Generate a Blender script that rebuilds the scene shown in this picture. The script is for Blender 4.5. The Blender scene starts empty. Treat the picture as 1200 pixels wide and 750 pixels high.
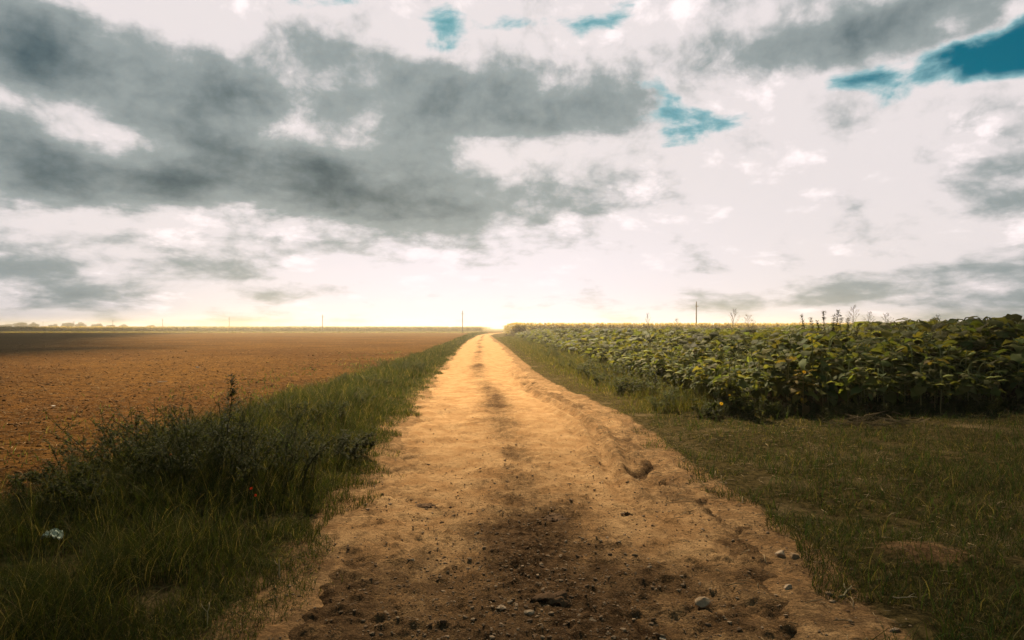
import bpy, math, random
import numpy as np
from mathutils import Vector

RNG = np.random.default_rng(7)
random.seed(7)
CAM_H = 1.6
F = 800.0          # focal length in photo pixels (24 mm on a 36 mm sensor)
SUN_AZ = math.radians(-6.0)
SUN_EL = math.radians(40.0)
scene = bpy.context.scene
COL = scene.collection


def ground_at(px, py):
    """point of the flat ground seen at a photo pixel"""
    y = CAM_H * F / (py - 384.0)
    return (px - 600.0) / F * y, y


# ------------------------------------------------------------------ noise
def _hash(ix, iy, seed):
    n = (ix.astype(np.int64) * 374761393 + iy.astype(np.int64) * 668265263 + seed * 1442695041) & 0xFFFFFFFF
    n = ((n ^ (n >> 13)) * 1274126177) & 0xFFFFFFFF
    return ((n ^ (n >> 16)) & 0xFFFFFF) / float(0xFFFFFF)


def vnoise(x, y, seed=0):
    x = np.asarray(x, float); y = np.asarray(y, float)
    ix = np.floor(x); iy = np.floor(y)
    fx = x - ix; fy = y - iy
    fx = fx * fx * (3 - 2 * fx); fy = fy * fy * (3 - 2 * fy)
    a = _hash(ix, iy, seed); b = _hash(ix + 1, iy, seed)
    c = _hash(ix, iy + 1, seed); d = _hash(ix + 1, iy + 1, seed)
    return (a * (1 - fx) + b * fx) * (1 - fy) + (c * (1 - fx) + d * fx) * fy


def fbm(x, y, octv=4, seed=0):
    s = 0; a = 0.5; t = 0
    for o in range(octv):
        s = s + a * vnoise(np.asarray(x) * 2 ** o + 17.3 * o, np.asarray(y) * 2 ** o - 9.1 * o, seed + o)
        t += a; a *= 0.5
    return s / t


def sstep(a, b, x):
    t = np.clip((np.asarray(x, float) - a) / (b - a), 0, 1)
    return t * t * (3 - 2 * t)


# ------------------------------------------------------------------ layout in plan
_L = [(-6, -1.1), (3.5, -1.46), (4.3, -1.45), (5.9, -1.52), (8.2, -1.75), (10.2, -1.9), (14.9, -2.2), (22.9, -2.75),
      (41, -3.75), (80, -5.6), (142, -7.4), (180, -7.0), (215, -4.5), (240, -1.0), (300, 12)]
_R = [(-6, 1.9), (3.5, 1.9), (4.2, 1.95), (5.0, 2.1), (6.2, 2.05), (7.5, 2.0), (9.8, 2.0), (12.1, 1.95), (14.9, 1.65),
      (18, 1.2), (23, 0.8), (36, 0.25), (61, -0.75), (107, -3.0), (142, -4.6), (180, -4.4), (215, -2.0), (240, 1.6), (300, 15)]
_V = [(-6, -5.0), (4, -4.6), (6, -4.4), (13, -4.9), (19, -4.8), (31, -4.9), (60, -5.7), (100, -7.6), (142, -9.2), (180, -9), (300, 9)]


def _it(tab, y):
    return np.interp(y, [t[0] for t in tab], [t[1] for t in tab])


def road_l(y): return _it(_L, y)
def road_r(y): return _it(_R, y)
def verge_l(y): return _it(_V, y)
def sun_l(y): return 4.3 - 0.033 * np.asarray(y, float)         # roadside boundary of the sunflower field
def sun_f(x): return 12.2 + 0.35 * np.sin(np.asarray(x) * 0.9) + 0.02 * (np.asarray(x) - 6)   # boundary facing the clearing


def ground_h(x, y):
    x = np.asarray(x, float); y = np.asarray(y, float)
    l = road_l(y); r = road_r(y)
    inside = sstep(-0.15, 0.35, np.minimum(x - l, r - x))
    n = (fbm(x * 0.7, y * 0.7, 3, 3) - 0.5) * 0.12 * sstep(400, 60, np.abs(y) + np.abs(x))
    verge = sstep(0.1, 1.3, l - x) * sstep(-0.6, 0.6, x - verge_l(y)) * 0.10
    rv = sstep(0.2, 1.6, x - r) * 0.03
    mound = 0.07 * np.exp(-(((x - 2.75) / 0.42) ** 2 + ((y - 4.75) / 0.3) ** 2))
    deep = sstep(0.2, 0.75, np.minimum(x - l, r - x))
    return n * (1 - 0.75 * inside) + verge + rv + mound - 0.015 * inside - 0.15 * deep


# ------------------------------------------------------------------ mesh building
def make_mesh(name, verts, quads=None, tris=None, col=None, smooth=True, uv=None, attrs=None):
    me = bpy.data.meshes.new(name)
    verts = np.ascontiguousarray(verts, np.float32)
    me.vertices.add(len(verts)); me.vertices.foreach_set('co', verts.ravel())
    loops = []; starts = []; tot = []; off = 0
    if quads is not None and len(quads):
        q = np.asarray(quads, np.int32); loops.append(q.ravel())
        starts.append(np.arange(len(q), dtype=np.int32) * 4); tot.append(np.full(len(q), 4, np.int32)); off = len(q) * 4
    if tris is not None and len(tris):
        t = np.asarray(tris, np.int32); loops.append(t.ravel())
        starts.append(off + np.arange(len(t), dtype=np.int32) * 3); tot.append(np.full(len(t), 3, np.int32))
    loops = np.concatenate(loops); starts = np.concatenate(starts); tot = np.concatenate(tot)
    me.loops.add(len(loops)); me.loops.foreach_set('vertex_index', loops)
    me.polygons.add(len(starts)); me.polygons.foreach_set('loop_start', starts); me.polygons.foreach_set('loop_total', tot)
    me.polygons.foreach_set('use_smooth', np.full(len(starts), smooth))
    if col is not None:
        a = me.attributes.new('col', 'FLOAT_COLOR', 'POINT')
        c = np.ones((len(verts), 4), np.float32); c[:, :3] = col
        a.data.foreach_set('color', c.ravel())
    for k, v in (attrs or {}).items():
        a = me.attributes.new(k, 'FLOAT', 'POINT'); a.data.foreach_set('value', np.ascontiguousarray(v, np.float32))
    me.update(calc_edges=True)
    return me


class Geo:
    """collects vertices, quads, tris and a base colour per vertex"""
    def __init__(s):
        s.v = []; s.q = []; s.t = []; s.c = []; s.n = 0

    def add(s, v, q=None, t=None, c=(1, 1, 1)):
        v = np.asarray(v, float).reshape(-1, 3)
        s.v.append(v)
        cc = np.asarray(c, float)
        s.c.append(np.broadcast_to(cc, (len(v), 3)) if cc.ndim == 1 else cc)
        if q is not None and len(q): s.q.append(np.asarray(q, np.int64) + s.n)
        if t is not None and len(t): s.t.append(np.asarray(t, np.int64) + s.n)
        s.n += len(v)

    def arrays(s):
        return (np.concatenate(s.v), np.concatenate(s.q) if s.q else np.zeros((0, 4), int),
                np.concatenate(s.t) if s.t else np.zeros((0, 3), int), np.concatenate(s.c))

    def add_geo(s, g, M=None, off=(0, 0, 0), tint=1.0):
        v, q, t, c = g.arrays() if isinstance(g, Geo) else g
        if M is not None: v = v @ np.asarray(M).T
        s.add(v + np.asarray(off), q, t, c * tint)

    def mesh(s, name, smooth=True):
        v, q, t, c = s.arrays()
        return make_mesh(name, v, q, t, c, smooth)


def obj(name, me, mat=None, parent=None, loc=(0, 0, 0)):
    o = bpy.data.objects.new(name, me); COL.objects.link(o)
    if mat is not None and me is not None and not me.materials: me.materials.append(mat)
    o.location = loc
    if parent is not None: o.parent = parent
    return o


def tag(o, label=None, cat=None, group=None, kind=None):
    if label: o['label'] = label
    if cat: o['category'] = cat
    if group: o['group'] = group
    if kind: o['kind'] = kind
    return o


def thing(name, label, cat, loc, group=None, rz=0, sc=1.0):
    o = obj(name, None, None, None, loc); o.rotation_euler = (0, 0, rz); o.scale = (sc, sc, sc)
    return tag(o, label, cat, group)


def dup(root, loc, rz, sc, label, group):
    r = root.copy(); COL.objects.link(r); r.location = loc; r.rotation_euler = (0, 0, rz); r.scale = (sc, sc, sc)
    r['label'] = label
    if group: r['group'] = group
    for ch in root.children:
        c = ch.copy(); COL.objects.link(c); c.parent = r
        for g in ch.children:
            d = g.copy(); COL.objects.link(d); d.parent = c
    return r


def rotz(a): return np.array([[math.cos(a), -math.sin(a), 0], [math.sin(a), math.cos(a), 0], [0, 0, 1]])
def roty(a): return np.array([[math.cos(a), 0, math.sin(a)], [0, 1, 0], [-math.sin(a), 0, math.cos(a)]])
def rotx(a): return np.array([[1, 0, 0], [0, math.cos(a), -math.sin(a)], [0, math.sin(a), math.cos(a)]])


def tube(pts, rad, n=6, cap=True):
    pts = np.asarray(pts, float); rad = np.broadcast_to(np.asarray(rad, float), (len(pts),))
    V = []; t = np.gradient(pts, axis=0)
    t /= np.linalg.norm(t, axis=1)[:, None] + 1e-9
    up = np.array([0, 0, 1.0]) if abs(t[0, 2]) < 0.9 else np.array([1.0, 0, 0])
    a = np.cross(t[0], up); a /= np.linalg.norm(a)
    for i in range(len(pts)):
        a = a - t[i] * np.dot(a, t[i]); a /= np.linalg.norm(a) + 1e-9
        b = np.cross(t[i], a)
        for k in range(n):
            th = 2 * math.pi * k / n
            V.append(pts[i] + rad[i] * (math.cos(th) * a + math.sin(th) * b))
    Q = []
    for i in range(len(pts) - 1):
        for k in range(n):
            Q.append((i * n + k, i * n + (k + 1) % n, (i + 1) * n + (k + 1) % n, (i + 1) * n + k))
    T = []
    if cap:
        V.append(pts[-1]); e = len(V) - 1; o = (len(pts) - 1) * n
        T += [(o + k, o + (k + 1) % n, e) for k in range(n)]
        V.append(pts[0]); e = len(V) - 1
        T += [((k + 1) % n, k, e) for k in range(n)]
    return np.array(V), Q, T


def scatter(tm, pos, rz, sc, tilt=None, tdir=None, tint=None):
    """merge many transformed copies of a template (verts, quads, tris, col) into arrays"""
    v, q, t, c = tm
    N = len(pos); n = len(v)
    sc = np.asarray(sc, float)
    if sc.ndim == 1: sc = np.repeat(sc[:, None], 3, 1)
    p = v[None] * sc[:, None, :]
    if tilt is not None:
        ct, st = np.cos(tilt)[:, None], np.sin(tilt)[:, None]
        x = p[:, :, 0] * ct + p[:, :, 2] * st; z = -p[:, :, 0] * st + p[:, :, 2] * ct
        p = np.stack([x, p[:, :, 1], z], 2)
    cz, sz = np.cos(rz)[:, None], np.sin(rz)[:, None]
    x = p[:, :, 0] * cz - p[:, :, 1] * sz; y = p[:, :, 0] * sz + p[:, :, 1] * cz
    p = np.stack([x, y, p[:, :, 2]], 2) + np.asarray(pos)[:, None, :]
    off = (np.arange(N) * n)[:, None, None]
    Q = (q[None] + off).reshape(-1, 4) if len(q) else np.zeros((0, 4), int)
    T = (t[None] + off).reshape(-1, 3) if len(t) else np.zeros((0, 3), int)
    C = np.broadcast_to(c[None], (N, n, 3)).copy()
    if tint is not None:
        tint = np.asarray(tint)
        C *= tint[:, None, :] if tint.ndim == 2 else tint[:, None, None]
    return p.reshape(-1, 3), Q, T, C.reshape(-1, 3)


def blades(px, py, h, w, lean, ldir, col, base_z=None, seg=3):
    """grass blades: arching ribbons as one set of arrays"""
    N = len(px)
    bz = ground_h(px, py) if base_z is None else base_z
    if base_z is None:
        bz = np.where((px > road_l(py) - 0.1) & (px < road_r(py) + 0.1), np.maximum(bz, -0.02), bz)
    fa = ldir + RNG.uniform(-1.3, 1.3, N)
    wx, wy = -np.sin(fa), np.cos(fa)
    V = np.zeros((N, 2 * seg + 1, 3)); C = np.zeros((N, 2 * seg + 1, 3))
    for s in range(seg + 1):
        t = s / seg
        r = lean * h * t ** 1.9; z = h * (t - 0.38 * np.minimum(lean, 1.2) * t ** 2.4)
        cx = px + np.cos(ldir) * r; cy = py + np.sin(ldir) * r; cz = bz - 0.01 + z
        ww = w * (1 - 0.75 * t)
        if s < seg:
            V[:, 2 * s] = np.stack([cx - wx * ww, cy - wy * ww, cz], 1)
            V[:, 2 * s + 1] = np.stack([cx + wx * ww, cy + wy * ww, cz], 1)
            C[:, 2 * s] = C[:, 2 * s + 1] = col
        else:
            V[:, 2 * s] = np.stack([cx, cy, cz], 1); C[:, 2 * s] = col
    off = (np.arange(N) * (2 * seg + 1))[:, None]
    Q = np.concatenate([off + np.array([[2 * s, 2 * s + 1, 2 * s + 3, 2 * s + 2]]) for s in range(seg - 1)], 0)
    T = off + np.array([[2 * seg - 2, 2 * seg - 1, 2 * seg]])
    return V.reshape(-1, 3), Q, T, C.reshape(-1, 3)


def rock_template(sub, seed):
    import bmesh
    bm = bmesh.new(); bmesh.ops.create_icosphere(bm, subdivisions=sub, radius=1.0)
    v = np.array([p.co[:] for p in bm.verts]); t = np.array([[q.index for q in f.verts] for f in bm.faces]); bm.free()
    r = np.random.default_rng(seed)
    for _ in range(9):       # flat facets
        d = r.normal(size=3); d /= np.linalg.norm(d); lim = r.uniform(0.45, 0.8)
        over = v @ d - lim
        v = v - np.where(over > 0, over, 0)[:, None] * d
    v = v * np.array([1, r.uniform(0.6, 0.9), r.uniform(0.4, 0.65)])
    v += (fbm(v[:, 0] * 3 + seed, v[:, 1] * 3 + v[:, 2] * 2, 2, seed)[:, None] - 0.5) * 0.16
    return v, np.zeros((0, 4), int), t, np.ones((len(v), 3))


# ------------------------------------------------------------------ materials
def new_mat(name):
    m = bpy.data.materials.new(name); m.use_nodes = True
    nt = m.node_tree
    b = nt.nodes['Principled BSDF']
    return m, nt, b


def N(nt, typ, **kw):
    n = nt.nodes.new(typ)
    for k, v in kw.items():
        if k.startswith('i_'):
            key = k[2:]
            n.inputs[int(key) if key.isdigit() else key].default_value = v
        else:
            setattr(n, k, v)
    return n


def mathn(nt, op, a, b=None, clamp=False):
    n = nt.nodes.new('ShaderNodeMath'); n.operation = op; n.use_clamp = clamp
    for i, x in enumerate((a, b)):
        if x is None: continue
        if hasattr(x, 'is_linked'): nt.links.new(x, n.inputs[i])
        else: n.inputs[i].default_value = x
    return n.outputs[0]


def mixc(nt, f, a, b, typ='MIX'):
    n = nt.nodes.new('ShaderNodeMix'); n.data_type = 'RGBA'; n.blend_type = typ
    for key, x in ((0, f), (6, a), (7, b)):
        if hasattr(x, 'is_linked'): nt.links.new(x, n.inputs[key])
        elif key == 0: n.inputs[0].default_value = x
        else: n.inputs[key].default_value = (*x, 1)
    return n.outputs[2]


def maprange(nt, x, a, b, c=0.0, d=1.0, smooth=True):
    n = nt.nodes.new('ShaderNodeMapRange'); n.interpolation_type = 'SMOOTHSTEP' if smooth else 'LINEAR'
    nt.links.new(x, n.inputs[0])
    for i, v in enumerate((a, b, c, d)): n.inputs[1 + i].default_value = v
    return n.outputs[0]


def noise(nt, vec, scale, detail=4, rough=0.55, dist=0.0):
    n = nt.nodes.new('ShaderNodeTexNoise')
    n.inputs['Scale'].default_value = scale; n.inputs['Detail'].default_value = detail
    n.inputs['Roughness'].default_value = rough; n.inputs['Distortion'].default_value = dist
    if vec is not None: nt.links.new(vec, n.inputs['Vector'])
    return n.outputs[0]


def leaf_mat(name, trans=0.3, rough=0.85, spec=0.05, var=0.5, warm=(1.5, 1.45, 0.6)):
    m, nt, b = new_mat(name)
    at = N(nt, 'ShaderNodeAttribute', attribute_name='col')
    tc = N(nt, 'ShaderNodeTexCoord'); oi = N(nt, 'ShaderNodeObjectInfo')
    n1 = noise(nt, tc.outputs['Object'], 9.0, 3)
    k = mathn(nt, 'MULTIPLY_ADD', n1, var); k.node.inputs[2].default_value = 1 - var * 0.5
    k2 = mathn(nt, 'MULTIPLY_ADD', oi.outputs['Random'], 0.4); k2.node.inputs[2].default_value = 0.8
    kk = mathn(nt, 'MULTIPLY', k, k2)
    cmb = N(nt, 'ShaderNodeVectorMath', operation='SCALE'); nt.links.new(at.outputs['Color'], cmb.inputs[0]); nt.links.new(kk, cmb.inputs['Scale'])
    nt.links.new(cmb.outputs[0], b.inputs['Base Color'])
    b.inputs['Roughness'].default_value = rough; b.inputs['Specular IOR Level'].default_value = spec
    tr = N(nt, 'ShaderNodeBsdfTranslucent')
    tcol = mixc(nt, 1.0, cmb.outputs[0], warm, 'MULTIPLY'); nt.links.new(tcol, tr.inputs[0])
    mx = N(nt, 'ShaderNodeMixShader', i_0=trans)
    nt.links.new(b.outputs[0], mx.inputs[1]); nt.links.new(tr.outputs[0], mx.inputs[2])
    nt.links.new(mx.outputs[0], nt.nodes['Material Output'].inputs[0])
    return m


def rough_mat(name, var=0.5, scale=14.0, bump=0.4, rough=0.95):
    m, nt, b = new_mat(name)
    at = N(nt, 'ShaderNodeAttribute', attribute_name='col'); tc = N(nt, 'ShaderNodeTexCoord')
    n1 = noise(nt, tc.outputs['Object'], scale, 5, 0.65)
    k = mathn(nt, 'MULTIPLY_ADD', n1, var * 2); k.node.inputs[2].default_value = 1 - var
    cmb = N(nt, 'ShaderNodeVectorMath', operation='SCALE'); nt.links.new(at.outputs['Color'], cmb.inputs[0]); nt.links.new(k, cmb.inputs['Scale'])
    nt.links.new(cmb.outputs[0], b.inputs['Base Color']); b.inputs['Roughness'].default_value = rough
    b.inputs['Specular IOR Level'].default_value = 0.02
    bp = N(nt, 'ShaderNodeBump', i_Strength=bump, i_Distance=0.02); nt.links.new(n1, bp.inputs['Height']); nt.links.new(bp.outputs[0], b.inputs['Normal'])
    return m


M_GRASS = leaf_mat('grass_blade', 0.34, 0.85, 0.04, 0.4)
M_LEAF = leaf_mat('green_leaf', 0.42, 0.75, 0.08, 0.4)
M_STEM = rough_mat('plant_stem', 0.3, 30, 0.2, 0.8)
M_STONE = rough_mat('stone', 0.35, 20, 0.5)
M_CLOD = rough_mat('soil_clod', 0.45, 30, 0.6)
M_STRAW = rough_mat('dry_straw', 0.3, 25, 0.1)
M_WOOD = rough_mat('pole_wood', 0.35, 6, 0.3)
M_WHITE = rough_mat('white_plastic', 0.12, 18, 0.2, 0.4)


def dirt_colour(nt, P, dk):
    n_mid = noise(nt, P, 2.6, 5, 0.6); n_f = noise(nt, P, 17, 6, 0.68); n_v = noise(nt, P, 70, 4, 0.65)
    mp = N(nt, 'ShaderNodeMapping'); mp.inputs['Scale'].default_value = (1.0, 0.45, 1); nt.links.new(P, mp.inputs[0])
    n_s = noise(nt, mp.outputs[0], 9, 4, 0.6)
    lightc = mixc(nt, maprange(nt, n_mid, 0.3, 0.7), (0.38, 0.205, 0.085), (0.53, 0.32, 0.146))
    lightc = mixc(nt, mathn(nt, 'MULTIPLY', maprange(nt, n_f, 0.55, 0.8), 0.5), lightc, (0.20, 0.108, 0.047))
    darkc = mixc(nt, maprange(nt, n_f, 0.35, 0.68), (0.030, 0.017, 0.009), (0.165, 0.095, 0.046))
    k = mathn(nt, 'MULTIPLY', mathn(nt, 'SUBTRACT', n_f, 0.5), 1.5)
    k2 = mathn(nt, 'MULTIPLY', mathn(nt, 'SUBTRACT', n_s, 0.5), 0.9)
    k3 = mathn(nt, 'MULTIPLY', mathn(nt, 'SUBTRACT', n_v, 0.5), 1.3)
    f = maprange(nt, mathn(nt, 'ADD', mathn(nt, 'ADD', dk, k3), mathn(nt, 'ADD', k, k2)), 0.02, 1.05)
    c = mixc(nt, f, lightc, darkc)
    pit = maprange(nt, n_v, 0.36, 0.28); c = mixc(nt, mathn(nt, 'MULTIPLY', pit, 0.6), c, (0.05, 0.028, 0.014))
    chip = maprange(nt, n_v, 0.68, 0.74); c = mixc(nt, mathn(nt, 'MULTIPLY', chip, 0.55), c, (0.50, 0.36, 0.22))
    return c, n_f, n_v


def ground_material():
    m, nt, b = new_mat('soil_and_turf')
    geo = N(nt, 'ShaderNodeNewGeometry'); P = geo.outputs['Position']
    a_d = N(nt, 'ShaderNodeAttribute', attribute_name='dirt').outputs['Fac']
    a_g = N(nt, 'ShaderNodeAttribute', attribute_name='turf').outputs['Fac']
    a_f = N(nt, 'ShaderNodeAttribute', attribute_name='far').outputs['Fac']
    n_big = noise(nt, P, 0.11, 4); n_mid = noise(nt, P, 1.7, 5); n_fine = noise(nt, P, 14, 6, 0.7); n_vf = noise(nt, P, 55, 3, 0.6)
    # field soil
    s = mixc(nt, maprange(nt, n_fine, 0.32, 0.68), (0.024, 0.011, 0.004), (0.175, 0.088, 0.030))
    s = mixc(nt, maprange(nt, n_mid, 0.35, 0.7), s, (0.14, 0.068, 0.020), 'MIX')
    s.node.inputs[0].default_value = 0.35
    n_l = noise(nt, P, 4.5, 4, 0.6); s = mixc(nt, mathn(nt, 'MULTIPLY', maprange(nt, n_l, 0.52, 0.40), 0.7), s, (0.035, 0.016, 0.006))
    tint = mixc(nt, maprange(nt, n_big, 0.4, 0.62), (0.85, 0.8, 0.78), (1.15, 1.12, 1.0))
    s = mixc(nt, 1.0, s, tint, 'MULTIPLY')
    straw = maprange(nt, n_vf, 0.66, 0.72)
    s = mixc(nt, mathn(nt, 'MULTIPLY', straw, 0.7), s, (0.30, 0.20, 0.09))
    hole = maprange(nt, noise(nt, P, 30, 2), 0.36, 0.30)
    s = mixc(nt, mathn(nt, 'MULTIPLY', hole, 0.75), s, (0.03, 0.017, 0.01))
    # turf and thatch
    g = mixc(nt, maprange(nt, n_fine, 0.35, 0.65), (0.028, 0.022, 0.009), (0.110, 0.078, 0.030))
    g = mixc(nt, maprange(nt, noise(nt, P, 0.9, 4), 0.52, 0.68), g, (0.15, 0.105, 0.05))
    # track dirt
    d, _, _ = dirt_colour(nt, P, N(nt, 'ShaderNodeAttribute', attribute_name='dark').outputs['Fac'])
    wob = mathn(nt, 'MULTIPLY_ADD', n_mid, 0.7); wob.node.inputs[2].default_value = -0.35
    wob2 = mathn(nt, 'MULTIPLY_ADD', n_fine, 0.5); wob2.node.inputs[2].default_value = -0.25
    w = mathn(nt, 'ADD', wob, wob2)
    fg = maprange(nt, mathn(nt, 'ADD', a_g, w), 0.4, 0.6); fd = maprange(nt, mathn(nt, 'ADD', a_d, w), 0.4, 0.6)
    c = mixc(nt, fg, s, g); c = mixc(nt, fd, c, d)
    farc = mixc(nt, maprange(nt, n_big, 0.4, 0.6), (0.11, 0.10, 0.035), (0.16, 0.12, 0.05))
    c = mixc(nt, a_f, c, farc)
    nt.links.new(c, b.inputs['Base Color']); b.inputs['Roughness'].default_value = 1.0; b.inputs['Specular IOR Level'].default_value = 0.0
    hsum = mathn(nt, 'MULTIPLY_ADD', n_mid, 1.5); nt.links.new(n_fine, hsum.node.inputs[2])
    bp = N(nt, 'ShaderNodeBump', i_Strength=0.9, i_Distance=0.06); nt.links.new(hsum, bp.inputs['Height']); nt.links.new(bp.outputs[0], b.inputs['Normal'])
    return m


def road_material():
    m, nt, b = new_mat('track_earth')
    geo = N(nt, 'ShaderNodeNewGeometry'); P = geo.outputs['Position']
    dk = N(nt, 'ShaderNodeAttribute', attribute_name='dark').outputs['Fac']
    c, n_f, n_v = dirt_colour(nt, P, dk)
    nt.links.new(c, b.inputs['Base Color']); b.inputs['Roughness'].default_value = 1.0; b.inputs['Specular IOR Level'].default_value = 0.0
    hs = mathn(nt, 'MULTIPLY_ADD', n_f, 1.6); nt.links.new(n_v, hs.node.inputs[2])
    bp = N(nt, 'ShaderNodeBump', i_Strength=0.75, i_Distance=0.03); nt.links.new(hs, bp.inputs['Height']); nt.links.new(bp.outputs[0], b.inputs['Normal'])
    return m


# ------------------------------------------------------------------ world: sky with clouds
def px_dir(px, py):
    az = math.atan2(px - 600, F)
    return az, (384 - py) / F * math.cos(az)


def build_world():
    w = bpy.data.worlds.new('World'); scene.world = w; w.use_nodes = True
    nt = w.node_tree; bg = nt.nodes['Background']
    tc = N(nt, 'ShaderNodeTexCoord'); D = tc.outputs['Generated']
    sx = N(nt, 'ShaderNodeSeparateXYZ'); nt.links.new(D, sx.inputs[0])
    x, y, z = sx.outputs
    az = mathn(nt, 'ARCTAN2', x, y)
    hor = mathn(nt, 'SQRT', mathn(nt, 'ADD', mathn(nt, 'MULTIPLY', x, x), mathn(nt, 'MULTIPLY', y, y)))
    te = mathn(nt, 'DIVIDE', z, mathn(nt, 'MAXIMUM', hor, 0.05))
    te = mathn(nt, 'MAXIMUM', te, 0.0)
    # cloud layer coordinates: the flat layer seen in perspective
    zz = mathn(nt, 'ADD', mathn(nt, 'MAXIMUM', z, 0.0), 0.13)
    q = N(nt, 'ShaderNodeCombineXYZ'); nt.links.new(mathn(nt, 'DIVIDE', x, zz), q.inputs[0]); nt.links.new(mathn(nt, 'DIVIDE', y, zz), q.inputs[1])
    Q = q.outputs[0]
    a3 = N(nt, 'ShaderNodeCombineXYZ'); nt.links.new(az, a3.inputs[0]); nt.links.new(te, a3.inputs[1])
    A = a3.outputs[0]
    lg = mathn(nt, 'MULTIPLY', mathn(nt, 'LOGARITHM', mathn(nt, 'ADD', te, 0.13), 2.718281828), 0.52)
    b3 = N(nt, 'ShaderNodeCombineXYZ'); nt.links.new(az, b3.inputs[0]); nt.links.new(lg, b3.inputs[1])
    B = b3.outputs[0]
    # domain warp so that every mass has a ragged, billowing outline
    st = N(nt, 'ShaderNodeMapping'); st.inputs['Scale'].default_value = (4.2, 7.0, 1); nt.links.new(B, st.inputs[0])
    wn = N(nt, 'ShaderNodeTexNoise'); wn.inputs['Scale'].default_value = 1.0; wn.inputs['Detail'].default_value = 8; wn.inputs['Roughness'].default_value = 0.58
    nt.links.new(st.outputs[0], wn.inputs['Vector'])
    wv = N(nt, 'ShaderNodeVectorMath', operation='SUBTRACT'); nt.links.new(wn.outputs['Color'], wv.inputs[0]); wv.inputs[1].default_value = (0.5, 0.5, 0.5)
    wm = N(nt, 'ShaderNodeVectorMath', operation='MULTIPLY'); nt.links.new(wv.outputs[0], wm.inputs[0]); wm.inputs[1].default_value = (0.22, 0.10, 0)
    aw = N(nt, 'ShaderNodeVectorMath', operation='ADD'); nt.links.new(A, aw.inputs[0]); nt.links.new(wm.outputs[0], aw.inputs[1])
    AW = aw.outputs[0]

    ws = N(nt, 'ShaderNodeVectorMath', operation='MULTIPLY'); nt.links.new(wv.outputs[0], ws.inputs[0]); ws.inputs[1].default_value = (0.07, 0.045, 0)
    aw2 = N(nt, 'ShaderNodeVectorMath', operation='ADD'); nt.links.new(B, aw2.inputs[0]); nt.links.new(ws.outputs[0], aw2.inputs[1])
    AW2 = aw2.outputs[0]

    def blobs(lst, coord, inner=0.25):
        tot = None
        for (px, py, rx, ry, rot, wgt) in lst:
            a0, t0 = px_dir(px, py); ca = math.cos(a0)
            mp = N(nt, 'ShaderNodeMapping', vector_type='TEXTURE')
            mp.inputs['Location'].default_value = (a0, t0, 0)
            mp.inputs['Rotation'].default_value = (0, 0, math.radians(rot))
            mp.inputs['Scale'].default_value = (rx / F * ca * ca, ry / F * ca, 1)
            nt.links.new(coord, mp.inputs[0])
            ln = N(nt, 'ShaderNodeVectorMath', operation='LENGTH'); nt.links.new(mp.outputs[0], ln.inputs[0])
            v = maprange(nt, ln.outputs['Value'], 1.0, inner, 0.0, wgt)
            tot = v if tot is None else mathn(nt, 'ADD', tot, v)
        return tot

    dark = blobs([
        (260, 165, 560, 170, -5, 0.50), (900, 250, 420, 130, 0, -0.40), (820, 40, 200, 90, 0, -0.25), (330, 25, 260, 45, 0, -0.35), (60, 190, 330, 75, -3, 0.7), (300, 205, 300, 70, -6, 1.0), (130, 220, 300, 50, -2, 0.5), (0, 190, 120, 90, 0, 0.45), (245, 105, 130, 95, -14, 1.1), (85, 80, 220, 80, -26, 0.95), (30, 40, 110, 70, -20, 0.6),
        (430, 225, 260, 75, -10, 0.75), (430, 150, 260, 75, -8, 0.6), (600, 122, 210, 66, -5, 0.85), (690, 130, 150, 60, 2, 0.85), (500, 90, 150, 66, -20, 0.6),
        (1080, 22, 240, 66, 4, 1.25), (930, 45, 220, 70, 0, 0.45), (20, 297, 170, 34, 0, 0.5), (90, 335, 360, 34, 0, 0.5), (40, 365, 300, 16, 0, 0.25),
        (940, 338, 350, 30, 2, 0.5), (1160, 195, 190, 60, -10, 0.45), (740, 215, 220, 60, 0, 0.25), (1180, 350, 320, 55, 0, 0.5), (1020, 180, 160, 40, 0, 0.25),
        (580, 240, 260, 60, 0, 0.42), (360, 50, 140, 60, 0, 0.4), (1050, 255, 240, 60, 0, 0.3), (850, 70, 200, 60, 0, 0.22), (700, 290, 260, 30, 0, 0.15),
        (90, 147, 210, 44, -8, -1.25), (200, 30, 200, 50, -15, -0.9), (360, 150, 160, 30, -8, -0.6), (920, 200, 330, 150, 0, -0.28), (480, 62, 130, 34, -10, -0.5), (330, 165, 190, 26, -8, -0.35), (380, 262, 260, 22, 0, -0.55), (140, 262, 280, 22, 0, -0.6), (150, 45, 100, 50, -20, -0.3), (700, 60, 160, 60, 0, -0.4), (540, 175, 160, 30, 0, -0.3), (560, 340, 380, 80, 0, -0.5),
    ], AW, 0.0)
    hole = blobs([
        (1130, 74, 270, 62, 7, 1.25), (1230, 50, 160, 70, 10, 0.9), (783, 112, 52, 70, 0, 0.95), (775, 150, 170, 30, 4, 0.75), (860, 152, 120, 28, 0, 0.7),
        (712, 16, 60, 44, 0, 0.95), (665, 20, 60, 30, 0, 0.5), (592, 24, 60, 50, 0, 0.8), (370, -4, 130, 34, 0, 0.95), (508, 24, 70, 70, 0, 0.8), (870, 205, 120, 28, 0, 0.45), (1000, 100, 100, 20, 0, 0.3),
    ], AW, 0.0)
    mq = N(nt, 'ShaderNodeMapping'); mq.inputs['Scale'].default_value = (1.0, 0.75, 1); nt.links.new(Q, mq.inputs[0])
    f2 = noise(nt, st.outputs[0], 1.3, 9, 0.55, 0.1)
    m2 = N(nt, 'ShaderNodeMapping'); m2.inputs['Location'].default_value = (3.1, 7.7, 2.2); m2.inputs['Scale'].default_value = (2.4, 1.9, 1); nt.links.new(AW2, m2.inputs[0])
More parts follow.
